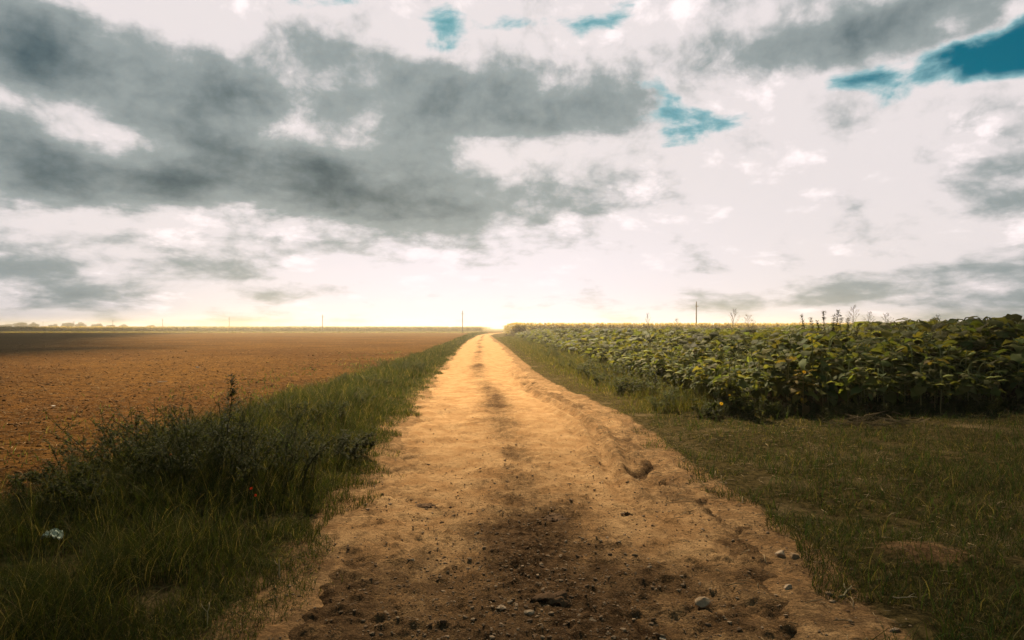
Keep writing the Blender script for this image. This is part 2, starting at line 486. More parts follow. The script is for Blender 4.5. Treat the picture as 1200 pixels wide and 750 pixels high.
    f4 = noise(nt, m2.outputs[0], 4.2, 10, 0.56, 0.0)
    m3 = N(nt, 'ShaderNodeMapping'); m3.inputs['Location'].default_value = (1.1, 2.7, 5.2); m3.inputs['Scale'].default_value = (1.0, 2.3, 1); nt.links.new(AW2, m3.inputs[0])
    f5 = noise(nt, m3.outputs[0], 13, 7, 0.52, 0.0)
    vo = N(nt, 'ShaderNodeTexVoronoi', feature='SMOOTH_F1', voronoi_dimensions='2D'); vo.inputs['Scale'].default_value = 8.5; vo.inputs['Detail'].default_value = 5.0; vo.inputs['Roughness'].default_value = 0.58; vo.inputs['Lacunarity'].default_value = 2.1; vo.inputs['Smoothness'].default_value = 0.6
    nt.links.new(AW2, vo.inputs['Vector']); puff = mathn(nt, 'SUBTRACT', vo.outputs['Distance'], 0.42)
    # light falling on the billows from above: difference of the cloud noise with itself shifted upwards
    m4 = N(nt, 'ShaderNodeMapping'); m4.inputs['Location'].default_value = (3.1 + 0.015, 7.7 + 0.055, 2.2); m4.inputs['Scale'].default_value = (2.4, 1.9, 1); nt.links.new(AW2, m4.inputs[0])
    f4b = noise(nt, m4.outputs[0], 4.2, 10, 0.56, 0.0)
    bil = mathn(nt, 'SUBTRACT', f4b, f4)
    dens = mathn(nt, 'ADD', mathn(nt, 'SUBTRACT', dark, 0.29), mathn(nt, 'MULTIPLY', mathn(nt, 'SUBTRACT', f2, 0.5), 0.9))
    dens = mathn(nt, 'ADD', dens, mathn(nt, 'MULTIPLY', bil, -1.3))
    dens = mathn(nt, 'SUBTRACT', dens, mathn(nt, 'MULTIPLY', hole, 0.45))
    dens = mathn(nt, 'ADD', dens, mathn(nt, 'MULTIPLY', puff, 0.8))
    dens = mathn(nt, 'ADD', dens, mathn(nt, 'MULTIPLY', mathn(nt, 'SUBTRACT', f4, 0.5), 1.15))
    dens = mathn(nt, 'ADD', dens, mathn(nt, 'MULTIPLY', mathn(nt, 'SUBTRACT', f5, 0.5), 0.55))
    # the overcast overhead and behind the camera is thicker than in front
    up = maprange(nt, te, 0.52, 0.85); side = maprange(nt, mathn(nt, 'ABSOLUTE', az), 0.8, 1.3)
    out = mathn(nt, 'MAXIMUM', up, side)
    dens = mathn(nt, 'ADD', dens, mathn(nt, 'MULTIPLY', out, OVERHEAD))
    t1 = maprange(nt, dens, -0.10, 0.85); t2 = maprange(nt, dens, 0.30, 2.9)
    wh = mathn(nt, 'SUBTRACT', mathn(nt, 'ADD', mathn(nt, 'MULTIPLY', f4, 0.65), mathn(nt, 'MULTIPLY', f5, 0.35)), mathn(nt, 'MULTIPLY', puff, 0.28))
    whitec = mixc(nt, maprange(nt, wh, 0.41, 0.59), (0.84, 0.775, 0.775), (1.12, 1.0, 1.0))
    low = maprange(nt, te, 0.24, 0.02); cen = maprange(nt, mathn(nt, 'ABSOLUTE', mathn(nt, 'ADD', az, 0.03)), 0.55, 0.05)
    whitec = mixc(nt, mathn(nt, 'MULTIPLY', mathn(nt, 'MULTIPLY', low, 0.85), cen), whitec, (0.92, 0.86, 0.94))
    c = mixc(nt, t1, whitec, (0.355, 0.398, 0.398)); c = mixc(nt, t2, c, (0.040, 0.085, 0.105))
    sky = N(nt, 'ShaderNodeTexSky', sky_type='NISHITA', sun_disc=False)
    sky.sun_elevation = SUN_EL; sky.sun_rotation = SUN_AZ; sky.altitude = 100; sky.dust_density = 0.6; sky.ozone_density = 1.5
    blue = mixc(nt, 1.0, sky.outputs[0], tuple(k * SKY_GAIN / 4.665 for k in (0.010, 0.155, 0.150)), 'MULTIPLY')
    mh = N(nt, 'ShaderNodeMapping'); mh.inputs['Location'].default_value = (2.3, 0.7, 0.4); mh.inputs['Scale'].default_value = (1.0, 1.6, 1); nt.links.new(A, mh.inputs[0])
    nh = noise(nt, mh.outputs[0], 13.0, 9, 0.6, 0.3)
    hd = mathn(nt, 'ADD', mathn(nt, 'MULTIPLY', hole, 0.95), mathn(nt, 'MULTIPLY', mathn(nt, 'SUBTRACT', nh, 0.5), 2.1))
    hf = maprange(nt, hd, 0.50, 0.98)
    pale = N(nt, 'ShaderNodeVectorMath', operation='SCALE'); pale.inputs[0].default_value = (0.30, 0.52, 0.56); pale.inputs['Scale'].default_value = SKY_GAIN
    blue = mixc(nt, maprange(nt, hd, 0.70, 1.45), pale.outputs[0], blue)
    sc = N(nt, 'ShaderNodeVectorMath', operation='SCALE'); nt.links.new(c, sc.inputs[0]); sc.inputs['Scale'].default_value = SKY_GAIN
    fin = mixc(nt, hf, sc.outputs[0], blue)
    nt.links.new(fin, bg.inputs[0]); bg.inputs[1].default_value = 0.1


EXPO = 1.5
SKY_GAIN = 10.0 / 2 ** EXPO
OVERHEAD = 2.1
build_world()

# ------------------------------------------------------------------ ground sheet
def axis_pos(a, b, n, k):
    t = np.linspace(0, 1, n); s = np.sinh(k * t) / math.sinh(k)
    return a + (b - a) * s


xs = np.concatenate([-axis_pos(0, 900, 230, 6.7)[::-1][:-1], axis_pos(0, 900, 230, 6.7)])
ys = np.concatenate([-axis_pos(0, 300, 30, 5)[::-1][:-1], axis_pos(0, 900, 380, 6.2)])
GX, GY = np.meshgrid(xs, ys)
gx, gy = GX.ravel(), GY.ravel()
gz = ground_h(gx, gy)
ny, nx = GX.shape
i = np.arange(ny - 1)[:, None] * nx + np.arange(nx - 1)[None]
Qg = np.stack([i, i + 1, i + nx + 1, i + nx], -1).reshape(-1, 4)
l, r, vl = road_l(gy), road_r(gy), verge_l(gy)
dirt = sstep(0.45, -0.1, np.maximum(l - gx, gx - r)) * 0.9
dirt = np.maximum(dirt, 0.62 * np.exp(-(((gx - 2.8) / 0.55) ** 2 + ((gy - 4.7) / 0.45) ** 2)))
turf = np.where(gx < l, sstep(-0.5, 0.5, gx - vl), 1.0)
infield = (gx > sun_l(gy)) & (gy > sun_f(gx) + 0.3)
turf = np.where(infield, 0.75, turf)
far = sstep(255, 330, np.hypot(gx, gy))
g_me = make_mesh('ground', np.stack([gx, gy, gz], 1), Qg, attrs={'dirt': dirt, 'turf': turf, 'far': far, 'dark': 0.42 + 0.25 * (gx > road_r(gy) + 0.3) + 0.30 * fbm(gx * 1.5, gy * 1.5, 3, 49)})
tag(obj('ground', g_me, ground_material()), 'brown ploughed field soil and turf reaching the horizon', 'ground', kind='structure')

# ------------------------------------------------------------------ the dirt road
yy = [-4.0]
while yy[-1] < 262:
    yv = yy[-1]
    yy.append(yv + min(2.0, max(0.016 if yv > 2.6 else 0.25, 0.0011 * yv * yv)))
yy = np.array(yy); uu = np.linspace(-0.06, 1.06, 230)
U, Y = np.meshgrid(uu, yy)
Lx = road_l(Y) + (fbm(Y * 0.9, Y * 0 + 3, 4, 21) - 0.5) * 0.55; Rx = road_r(Y) + (fbm(Y * 0.9, Y * 0 + 8, 4, 22) - 0.5) * 0.75
X = Lx + (Rx - Lx) * U
edge = np.minimum(U, 1 - U) * (Rx - Lx)
s_main = (X - road_l(Y)) / np.maximum(1.0, (np.minimum(road_r(Y), road_l(Y) + 3.5 + 0 * Y) - road_l(Y)))
fade = sstep(120, 15, Y)
rut = np.exp(-((s_main - 0.26) / 0.12) ** 2) + np.exp(-((s_main - 0.76) / 0.12) ** 2)
Z = (fbm(X * 0.8, Y * 0.8, 3, 5) - 0.5) * 0.07 - 0.03 * rut * fade
Z += (fbm(X * 5, Y * 4, 4, 6) - 0.5) * 0.035 * fade
Z += np.maximum(0, fbm(X * 14, Y * 14, 3, 9) - 0.55) * 0.10 * sstep(25, 8, Y)
crack = np.abs(fbm(X * 2.2, Y * 2.2, 4, 15) - 0.5)
Z -= 0.02 * sstep(0.03, 0.0, crack) * fade
# old tyre furrows along the right margin
sr = road_r(Y) - X
fur = np.cos((sr + 0.12 * np.sin(Y * 0.7)) * 19) * np.exp(-((sr - 0.75) / 0.35) ** 2) * sstep(5.5, 8, Y) * sstep(34, 20, Y)
Z += 0.05 * fur
base = ground_h(X, Y)
inside = sstep(-0.15, 0.35, np.minimum(X - road_l(Y), road_r(Y) - X))
Zr = -0.002 + Z + (ground_h(X, Y) * 0)
edge = edge + (fbm(X * 4.5, Y * 4.0, 4, 27) - 0.5) * 0.55
dip = sstep(0.45, 0.0, edge)
Zr = Zr * (1 - dip) + (base - 0.05) * dip
cmid = 0.5 + 0.03 * np.sin(Y * 0.15)
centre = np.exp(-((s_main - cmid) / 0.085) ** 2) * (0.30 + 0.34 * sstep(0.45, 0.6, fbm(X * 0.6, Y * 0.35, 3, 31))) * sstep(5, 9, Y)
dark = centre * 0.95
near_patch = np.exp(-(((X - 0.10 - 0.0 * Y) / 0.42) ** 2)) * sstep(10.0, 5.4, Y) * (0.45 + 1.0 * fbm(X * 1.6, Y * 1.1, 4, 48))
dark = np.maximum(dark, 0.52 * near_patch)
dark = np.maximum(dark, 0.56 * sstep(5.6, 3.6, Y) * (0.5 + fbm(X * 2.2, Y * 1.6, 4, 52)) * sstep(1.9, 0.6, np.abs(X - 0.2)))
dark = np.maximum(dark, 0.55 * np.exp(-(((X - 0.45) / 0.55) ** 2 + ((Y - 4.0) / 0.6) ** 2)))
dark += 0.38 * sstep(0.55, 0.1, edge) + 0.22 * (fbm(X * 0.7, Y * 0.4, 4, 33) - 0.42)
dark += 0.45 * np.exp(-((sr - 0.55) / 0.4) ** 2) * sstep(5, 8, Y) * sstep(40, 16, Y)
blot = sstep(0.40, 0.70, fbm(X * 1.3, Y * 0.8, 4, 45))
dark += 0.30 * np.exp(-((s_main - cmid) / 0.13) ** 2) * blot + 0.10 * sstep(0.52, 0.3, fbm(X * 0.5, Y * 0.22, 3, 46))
dark += 0.26 * sstep(0.9, 0.2, edge) * sstep(0.4, 0.6, fbm(X * 1.7, Y * 1.0, 4, 47)) + 0.15 * sstep(9.5, 4.0, Y)  # last term puts foreground shade into the earth colour, darker towards the camera
dark += np.where(np.abs(Y) < 1e9, 0.25 * sstep(0.50, 0.75, fbm(X * 3.1, Y * 2.0, 3, 41)), 0) - 0.10 * sstep(8, 25, Y)  # last term puts the distant light into the colour, paler farther off
ny, nx = X.shape
i = np.arange(ny - 1)[:, None] * nx + np.arange(nx - 1)[None]
Qr = np.stack([i, i + 1, i + nx + 1, i + nx], -1).reshape(-1, 4)
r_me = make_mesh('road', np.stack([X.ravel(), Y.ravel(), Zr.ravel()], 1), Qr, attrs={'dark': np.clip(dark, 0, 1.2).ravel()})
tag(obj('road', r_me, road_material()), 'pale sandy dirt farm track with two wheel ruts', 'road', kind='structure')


def road_z(x, y):
    i = np.clip(np.searchsorted(yy, y), 0, len(yy) - 1)
    row = X[i]
    j = int(np.clip(np.searchsorted(row, x), 0, nx - 1))
    return Zr[i, j]


def surf_z(x, y):
    if road_l(y) - 0.05 < x < road_r(y) + 0.05: return max(float(road_z(x, y)), float(ground_h(x, y)))
    return float(ground_h(x, y))


# ------------------------------------------------------------------ gravel and clods (uncountable)
rt = [rock_template(1, k) for k in range(5)]
gv = Geo(); n = 8400
cx = np.concatenate([RNG.normal(0.15, 0.62, 4600), RNG.uniform(-1.5, 2.1, 3000), RNG.uniform(1.0, 2.4, 800)])
cy = np.concatenate([3.0 + RNG.gamma(1.6, 0.95, 4600), 3 + RNG.gamma(1.4, 3.0, 3000), RNG.uniform(3.2, 11, 800)])
sz = np.clip(RNG.lognormal(-5.05, 0.55, n), 0.003, 0.026)
zz = np.array([surf_z(a, b) for a, b in zip(cx, cy)])
k = RNG.integers(0, 5, n)
for j in range(5):
    s = k == j
    pale = RNG.uniform(0, 1, s.sum())[:, None]
    tint = (1 - pale) * np.array([[0.12, 0.072, 0.04]]) + pale * np.array([[0.36, 0.25, 0.15]])
    gv.add(*[a for a in scatter(rt[j], np.stack([cx[s], cy[s], zz[s] + sz[s] * 0.15], 1), RNG.uniform(0, 6.3, s.sum()), sz[s], RNG.uniform(-0.4, 0.4, s.sum()), tint=tint)])
tag(obj('gravel', gv.mesh('gravel', False), M_STONE), 'loose brown gravel and small stones strewn over the dirt road', 'gravel', kind='stuff')

cl = Geo(); n = 22000
cy = 5 + RNG.gamma(1.5, 9, n); cx = verge_l(cy) - 0.1 - RNG.uniform(0, 1, n) ** 1.3 * (cy * 0.8 + 1)
sz = np.clip(RNG.lognormal(-3.95, 0.5, n), 0.008, 0.09) * (0.6 + cy * 0.022)
rt1 = [rock_template(1, 20 + k) for k in range(4)]
k = RNG.integers(0, 4, n); zz = ground_h(cx, cy)
for j in range(4):
    s = k == j
    cc = RNG.uniform(0.35, 1.25, s.sum())[:, None] * np.array([[0.13, 0.066, 0.024]])
    cl.add(*scatter(rt1[j], np.stack([cx[s], cy[s], zz[s]], 1), RNG.uniform(0, 6.3, s.sum()), sz[s], RNG.uniform(-0.5, 0.5, s.sum()), tint=cc))
tag(obj('soil_clods', cl.mesh('soil_clods'), M_CLOD), 'brown crumbly clods covering the ploughed field', 'soil', kind='stuff')

# straw litter on the field and along the track
st = Geo(); n = 5200
cy = np.concatenate([4.5 + RNG.gamma(1.5, 9, 4200), RNG.uniform(3.2, 12, 1000)])
cx = np.concatenate([verge_l(cy[:4200]) + 0.3 - RNG.uniform(0, 1, 4200) * (cy[:4200] * 0.8 + 1), RNG.uniform(1.3, 4.5, 1000)])
zz = np.array([surf_z(a, b) for a, b in zip(cx, cy)])
tv, tq, tt = tube([(-1, 0, 0), (0, 0.1, 0.12), (1, 0, 0)], [0.05, 0.06, 0.04], 4)
ln = RNG.uniform(0.02, 0.075, n) * (0.75 + cy * 0.012)
tint = RNG.uniform(0.4, 1.3, n)[:, None] * np.array([[0.36, 0.26, 0.14]])
sc3 = np.stack([ln, ln * 0.8 + 0.01, ln * 0.8 + 0.01], 1)
st.add(*scatter((tv, np.array(tq), np.array(tt), np.ones((len(tv), 3))), np.stack([cx, cy, zz + 0.008], 1), RNG.uniform(0, 6.3, n), sc3, RNG.normal(0, 0.25, n), tint=tint))
tag(obj('straw_litter', st.mesh('straw_litter'), M_STRAW), 'short pale straw bits scattered over soil and turf', 'straw', kind='stuff')

# ------------------------------------------------------------------ single stones and sticks
stones = [(914, 648, 17, 'flat pale stone, left of a touching pair at the right road edge', (0.50, 0.36, 0.23)),
          (930, 651, 15, 'brown stone, right of a touching pair at the right road edge', (0.34, 0.22, 0.12)),
          (923, 684, 15, 'thin pale stone slab below the pair at the right road edge', (0.46, 0.33, 0.21)),
          (824, 703, 19, 'tan half sunken stone on bare road earth, near right', (0.38, 0.26, 0.155)),
          (1048, 738, 14, 'pale stone against the dark grass at the bottom right', (0.44, 0.31, 0.2)),
          (972, 693, 12, 'small brown stone between road and grass beside dry stalks', (0.30, 0.2, 0.115)),
          (620, 718, 13, 'rounded tan stone in the dark gravel patch mid road', (0.36, 0.26, 0.165)),
          (587, 711, 12, 'pale flat stone at the left of the dark gravel patch', (0.42, 0.30, 0.19)),
          (776, 745, 9, 'small light stone at the bottom edge of the road', (0.46, 0.35, 0.24)),
          (694, 725, 11, 'tan stone right of the dark clump in the gravel', (0.36, 0.25, 0.15)),
          (522, 742, 12, 'brown stone low in the gravel, bottom left of centre', (0.3, 0.2, 0.12))]
for k, (px, py, w, lab, c) in enumerate(stones):
    x, y = ground_at(px, py); s = w / F * y * 0.55
    v, q, t, _ = rock_template(3, 50 + k)
    g = Geo(); g.add(v * s * np.array([1, 1, 0.9]), None, t, c)
    o = obj('stone', g.mesh('stone', False), M_STONE, None, (x, y, surf_z(x, y) + s * 0.12)); o.rotation_euler = (0.1, 0.05, random.uniform(0, 6))
    tag(o, lab, 'stone', 'single stones lying on the road')

clods = [(650, 607, 40, 'dark flat clod lying across the middle of the road', 0.05), (498, 590, 30, 'dark brown clod on the left half of the road above the gravel', 0.07),
         (650, 705, 55, 'large dark clump of earth in the near gravel patch', 0.07), (735, 600, 14, 'small dark clod on the right wheel track', 0.06)]
for k, (px, py, w, lab, hh) in enumerate(clods):
    x, y = ground_at(px, py); s = w / F * y * 0.5
    v, q, t, _ = rock_template(4, 80 + k)
    v = v + (fbm(v[:, 0] * 5 + k, v[:, 1] * 5 + v[:, 2] * 3, 3, k)[:, None] - 0.5) * 0.5
    g = Geo(); g.add(v * np.array([s, s * 0.8, hh]), None, t, (0.12, 0.07, 0.037))
    o = obj('earth_clod', g.mesh('earth_clod'), M_CLOD, None, (x, y, surf_z(x, y)))
    tag(o, lab, 'clod', 'dark clods on the road')


def stick(name, lab, cat, x, y, L, rz, pitch, c, rad=0.005, z0=0.006, branch=True, group=None):
    g = Geo(); r = np.random.default_rng(int(abs(x * 1000)))
    pts = [(t * L, (r.uniform() - 0.5) * L * 0.12, (r.uniform() - 0.3) * L * 0.06) for t in np.linspace(0, 1, 6)]
    v, q, t = tube(pts, np.linspace(rad, rad * 0.5, 6), 6); g.add(v, q, t, c)
    if branch:
        p = np.array(pts[3]); v, q, t = tube([p, p + (L * 0.2, L * 0.18, L * 0.05), p + (L * 0.36, L * 0.25, L * 0.09)], [rad * 0.6, rad * 0.45, rad * 0.25], 5); g.add(v, q, t, c)
    o = obj(name, g.mesh(name), M_STRAW, None, (x, y, surf_z(x, y) + z0)); o.rotation_euler = (0, -pitch, rz)
    return tag(o, lab, cat, group)


x, y = ground_at(327, 678); stick('dry_stalk', 'pale dry stalk standing upright at the left road edge', 'dry stalk', x, y, 0.12, 1.9, 1.2, (0.42, 0.30, 0.16), 0.006)
x, y = ground_at(985, 697); stick('dry_stalk', 'broken pale stalk lying at the grass edge near right', 'dry stalk', x, y, 0.16, 0.7, 0.15, (0.42, 0.33, 0.18), 0.008)
x, y = ground_at(1046, 712); stick('dry_stalk', 'thin straw lying on the dark grass at bottom right', 'dry stalk', x, y, 0.13, -0.2, 0.05, (0.40, 0.32, 0.2), 0.003, 0.06)
x, y = ground_at(210, 737); stick('dry_stalk', 'short dry stalk poking from the grass at bottom left', 'dry stalk', x + 0.15, y, 0.13, 1.9, 0.9, (0.36, 0.28, 0.14), 0.004)
x, y = ground_at(185, 448); stick('stick', 'white stick lying flat on the brown field', 'stick', x, y, 0.26, 0.05, 0.02, (0.66, 0.60, 0.5), 0.016, 0.04, False)
x, y = ground_at(870, 590); stick('dry_stalk', 'pale straw by the right road edge in front of the clearing', 'dry stalk', x, y, 0.09, 1.2, 0.5, (0.42, 0.33, 0.19), 0.004)
for k, (px, py, lab) in enumerate([(232, 431, 'white scrap on the far brown field, above the pale stick'), (63, 477, 'small white scrap on the left brown field')]):
    x, y = ground_at(px, py); v, q, t, _ = rock_template(2, 90 + k); s = 0.07 * y / 20
    g = Geo(); g.add(v * np.array([s, s * 0.7, s * 0.5]), None, t, (0.62, 0.56, 0.48))
    tag(obj('litter_scrap', g.mesh('litter_scrap', False), M_WHITE, None, (x, y, surf_z(x, y) + 0.03)), lab, 'scrap', 'pale scraps on the field')

# crumpled white scrap in the tall grass
g = Geo(); nu, nv = 22, 14
u, v = np.meshgrid(np.linspace(-1, 1, nu), np.linspace(-1, 1, nv)); u = u.ravel(); v = v.ravel()
zt = 0.018 * (1 - u * u) + (fbm(u * 4, v * 4, 4, 71) - 0.5) * 0.055
top = np.stack([u * 0.055 * (1 + 0.2 * vnoise(v * 3, u, 4)), v * 0.035 * (1 + 0.4 * vnoise(u * 3, v, 5)), zt], 1)
i = (np.arange(nv - 1)[:, None] * nu + np.arange(nu - 1)[None]); Q = np.stack([i, i + 1, i + nu + 1, i + nu], -1).reshape(-1, 4)
bot = top * np.array([1, 1, 1]) - np.array([0, 0, 0.006])
g.add(top, Q, None, (0.50, 0.56, 0.44)); g.add(bot, Q[:, ::-1], None, (0.50, 0.56, 0.44))
SCRAP = (-3.13, 4.65, 0.185)
o = obj('plastic_wrapper', g.mesh('plastic_wrapper'), M_WHITE, None, SCRAP); o.rotation_euler = (0.22, 0.08, 0.1)
tag(o, 'crumpled white plastic wrapper caught in the tall grass at left', 'wrapper')

# ------------------------------------------------------------------ grass
def gcol(n, base, var=0.35, dry=0.0, dryc=(0.22, 0.17, 0.07)):
    c = np.array(base)[None] * RNG.uniform(1 - var, 1 + var, n)[:, None] * np.array([1, 1, 1])
    c[:, 0] *= RNG.uniform(0.8, 1.3, n)
    d = RNG.uniform(0, 1, n) < dry
    c[d] = np.array(dryc) * RNG.uniform(0.6, 1.2, d.sum())[:, None]
    return c


tg = Geo()
def verge_grass(n, y0, y1, hb, wb, sd):
    # density falls with distance; blades grow in tufts
    t = RNG.uniform(0, 1, n); y = y0 * (y1 / y0) ** t
    l = road_l(y) + 0.12 * sstep(4, 6, y) - 0.28 * sstep(5.2, 3.6, y) + (fbm(y * 1.1, y * 0 + 5, 4, 55) - 0.5) * 0.8; v = verge_l(y) + (fbm(y * 0.8, y * 0, 3, 56) - 0.5) * 0.8
    u = RNG.uniform(0, 1, n)
    x = v + (l - v) * u
    keep = fbm(x * 3, y * 3, 3, 57) > 0.36 + 0.10 * (u > 0.9)
    x, y, u = x[keep], y[keep], u[keep]
    n = len(x)
    prof = sstep(0.0, 0.22, u) * sstep(1.0, 0.55, u)
    h = (0.10 + hb * prof) * RNG.uniform(0.5, 1.25, n) * (0.65 + 0.7 * fbm(x * 1.3, y * 0.9, 3, 58))
    h *= 1 - 0.55 * np.exp(-(((x + 3.0) / 0.6) ** 2 + ((y - 4.25) / 0.75) ** 2))
    dirn = RNG.uniform(0, 6.283, n)
    c = gcol(n, (0.042, 0.050, 0.014), 0.4, 0.12)
    tg.add(*blades(x, y, h, wb * (0.6 + 0.08 * y) * RNG.uniform(0.6, 1.3, n), RNG.uniform(0.2, 1.1, n), dirn, c))


verge_grass(85000, 2.2, 14, 0.36, 0.0026, 1)
verge_grass(36000, 14, 60, 0.32, 0.0030, 2)
verge_grass(14000, 60, 190, 0.36, 0.0035, 3)
n = 60000; y = 2.6 * (60 / 2.6) ** RNG.uniform(0, 1, n); l = road_l(y); x = l + RNG.normal(-0.18, 0.28, n)
kk = fbm(x * 2.6, y * 1.6, 4, 88) > 0.40 + 0.35 * sstep(-0.05, 0.6, x - l); x, y = x[kk], y[kk]
tg.add(*blades(x, y, RNG.uniform(0.02, 0.085, len(x)), 0.0026 * (0.6 + 0.08 * y), RNG.uniform(0.3, 1.5, len(x)), RNG.uniform(0, 6.28, len(x)), gcol(len(x), (0.055, 0.064, 0.020), 0.4, 0.15)))
# loose seedlings at the field margin
n = 5000; y = RNG.uniform(5, 45, n); x = verge_l(y) - RNG.gamma(1.2, 0.9, n); kk = fbm(x * 0.8, y * 0.5, 3, 60) > 0.5; x, y = x[kk], y[kk]
tg.add(*blades(x, y, RNG.uniform(0.05, 0.2, len(x)), 0.004 + 0.0004 * y, RNG.uniform(0.3, 1.2, len(x)), RNG.uniform(0, 6.28, len(x)), gcol(len(x), (0.06, 0.075, 0.022), 0.4, 0.15)))
tag(obj('tall_grass', tg.mesh('tall_grass'), M_GRASS), 'unmown green grass filling the verge left of the road', 'grass', kind='stuff')

sg = Geo()
def clearing(n, hmin, hmax, base, dry, lean, w):
    y = 2.6 * (13.2 / 2.6) ** RNG.uniform(0, 1, n); r = road_r(y) + (fbm(y * 1.3, y * 0 + 2, 4, 65) - 0.55) * 0.9
    x = r + RNG.uniform(0, 1, n) * (1.0 * y + 2.2 - r)
    keep = (fbm(x * 1.6, y * 1.6, 4, 66) > 0.33 + 0.13 * sstep(0.7, 0.0, x - r)) & ~((x > sun_l(y) + 0.3) & (y > sun_f(x) + 0.4))
    keep &= np.exp(-(((x - 2.8) / 0.5) ** 2 + ((y - 4.7) / 0.38) ** 2)) < RNG.uniform(0.25, 1.1, n)
    x, y = x[keep], y[keep]; n = len(x)
    h = RNG.uniform(hmin, hmax, n) * (0.5 + 1.0 * fbm(x * 0.9, y * 0.9, 3, 67))
    sg.add(*blades(x, y, h, w * (0.6 + 0.08 * y) * RNG.uniform(0.6, 1.3, n), RNG.uniform(*lean, n), RNG.uniform(0, 6.283, n), gcol(n, base, 0.4, dry)))


clearing(110000, 0.04, 0.11, (0.036, 0.045, 0.014), 0.16, (0.3, 1.3), 0.0024)
clearing(82000, 0.02, 0.06, (0.038, 0.043, 0.014), 0.30, (0.4, 1.5), 0.0024)
clearing(9000, 0.12, 0.26, (0.045, 0.070, 0.020), 0.08, (0.3, 1.0), 0.003)
# verge between road and sunflowers further on
n = 30000; y = 12.5 * (110 / 12.5) ** RNG.uniform(0, 1, n); r = road_r(y) + (fbm(y * 0.7, y * 0 + 2, 4, 75) - 0.4) * 0.8; s = sun_l(y) + 0.5
x = r + RNG.uniform(0, 1, n) ** 0.8 * np.maximum(s - r, 0.3); u = (x - r) / np.maximum(s - r, 0.3)
h = (0.05 + 0.45 * sstep(0.05, 0.8, u)) * RNG.uniform(0.5, 1.2, n)
sg.add(*blades(x, y, h, 0.003 * (0.6 + 0.08 * y), RNG.uniform(0.2, 1.0, n), RNG.uniform(0, 6.283, n), gcol(n, (0.078, 0.078, 0.018), 0.4, 0.15)))
tag(obj('short_grass', sg.mesh('short_grass'), M_GRASS), 'short patchy green grass of the clearing right of the road', 'grass', kind='stuff')


# ------------------------------------------------------------------ leafy weeds
def leaflet(L=1.0, W=0.3, fold=0.12):
    v = np.array([(0, 0, 0), (0.35, W, fold), (0.45, 0, 0), (0.35, -W, fold), (1, 0, -0.15)]) * np.array([L, L, L])
    q = np.array([(0, 2, 1, 1)]); t = np.array([(0, 2, 1), (0, 3, 2), (1, 2, 4), (2, 3, 4)])
    return v, np.zeros((0, 4), int), t, np.ones((5, 3))


LEAFLET = leaflet()


def weed(r, height, spread, nst, leaf, col, nleaf, bushy=1.0):
    """returns (stems Geo, leaves Geo) of a branching weed clump"""
    sg_, lg = Geo(), Geo(); P = []; A = []; S = []; TL = []
    for k in range(nst):
        a = r.uniform(0, 6.283); ro = spread * math.sqrt(r.uniform()) * 0.5; lean = r.uniform(0.1, 0.75) * bushy
        b0 = np.array([math.cos(a) * ro, math.sin(a) * ro, -0.02]); hh = height * r.uniform(0.55, 1.0) * (1 - 0.35 * (ro / (spread * 0.5 + 1e-6)) ** 2)
        d = np.array([math.cos(a + r.normal(0, 0.6)), math.sin(a + r.normal(0, 0.6)), 0])
        pts = [b0 + np.array([0, 0, 1]) * hh * t + d * lean * hh * t ** 1.6 + r.normal(0, 0.012, 3) * (t > 0) for t in np.linspace(0, 1, 6)]
        v, q, t = tube([np.array([0, 0, -0.06])] + pts, np.concatenate([[0.006], np.linspace(0.006, 0.002, 6)]) * (height / 0.8), 4, False); sg_.add(v, q, t, np.array(col) * 0.9 + 0.012)
        ch = [(np.array(pts), 1.0)]
        for m in range(5):
            ti = r.uniform(0.25, 0.95); p0 = pts[int(ti * 5)]; aa = r.uniform(0, 6.283); bl = hh * r.uniform(0.15, 0.38)
            e = np.array([math.cos(aa), math.sin(aa), r.uniform(0.3, 1.1)]); bp = [p0 + e * bl * t for t in (0, 0.5, 1)]
            v, q, t = tube(bp, [0.003, 0.002, 0.001], 3, False); sg_.add(v, q, t, np.array(col) * 0.9 + 0.01)
            ch.append((np.array(bp), 0.8))
        per = max(1, nleaf // (nst * 6))
        for pp, s in ch:
            for m in range(per * (2 if s == 1 else 1)):
                t = r.uniform(0.12, 1) * (len(pp) - 1); i0 = min(int(t), len(pp) - 2)
                p = pp[i0] * (1 - (t - i0)) + pp[i0 + 1] * (t - i0)
                P.append(p + r.normal(0, leaf * 0.25, 3)); A.append(r.uniform(0, 6.283)); S.append(leaf * r.uniform(0.5, 1.25)); TL.append(r.uniform(-0.7, 0.7))
    P = np.array(P); n = len(P)
    tint = np.array(col)[None] * r.uniform(0.6, 1.4, n)[:, None] * np.stack([r.uniform(0.85, 1.25, n), np.ones(n), np.ones(n)], 1)
    lg.add(*scatter(LEAFLET, P, np.array(A), np.array(S), np.array(TL), tint=tint))
    return sg_, lg


WEEDC = (0.056, 0.064, 0.017)
bushes = [
    (-2.75, 6.6, 0.92, 1.6, 90, 9000, 'largest dark weed bush of the left verge, with a tall spike'),
    (-3.65, 6.9, 0.84, 1.5, 84, 8200, 'spreading dark weed bush on the field side of the largest bush'),
    (-3.4, 5.7, 0.52, 1.15, 60, 6800, 'low dark weed bush at the left nearest the white wrapper'),
    (-2.3, 8.2, 0.50, 1.1, 40, 4600, 'weed bush beyond the arching broad grass blades'),
    (-3.2, 10.6, 0.45, 1.3, 50, 5200, 'green weed bush half hidden behind the largest bush'),
    (-3.3, 13.2, 0.42, 1.3, 44, 4600, 'rounded weed bush midway along the left verge'),
    (-3.9, 17.5, 0.42, 1.5, 40, 4200, 'small sunlit weed bush farther along the left verge'),
    (-3.9, 24.0, 0.46, 1.8, 36, 3600, 'distant weed bush where the left verge narrows'),
]
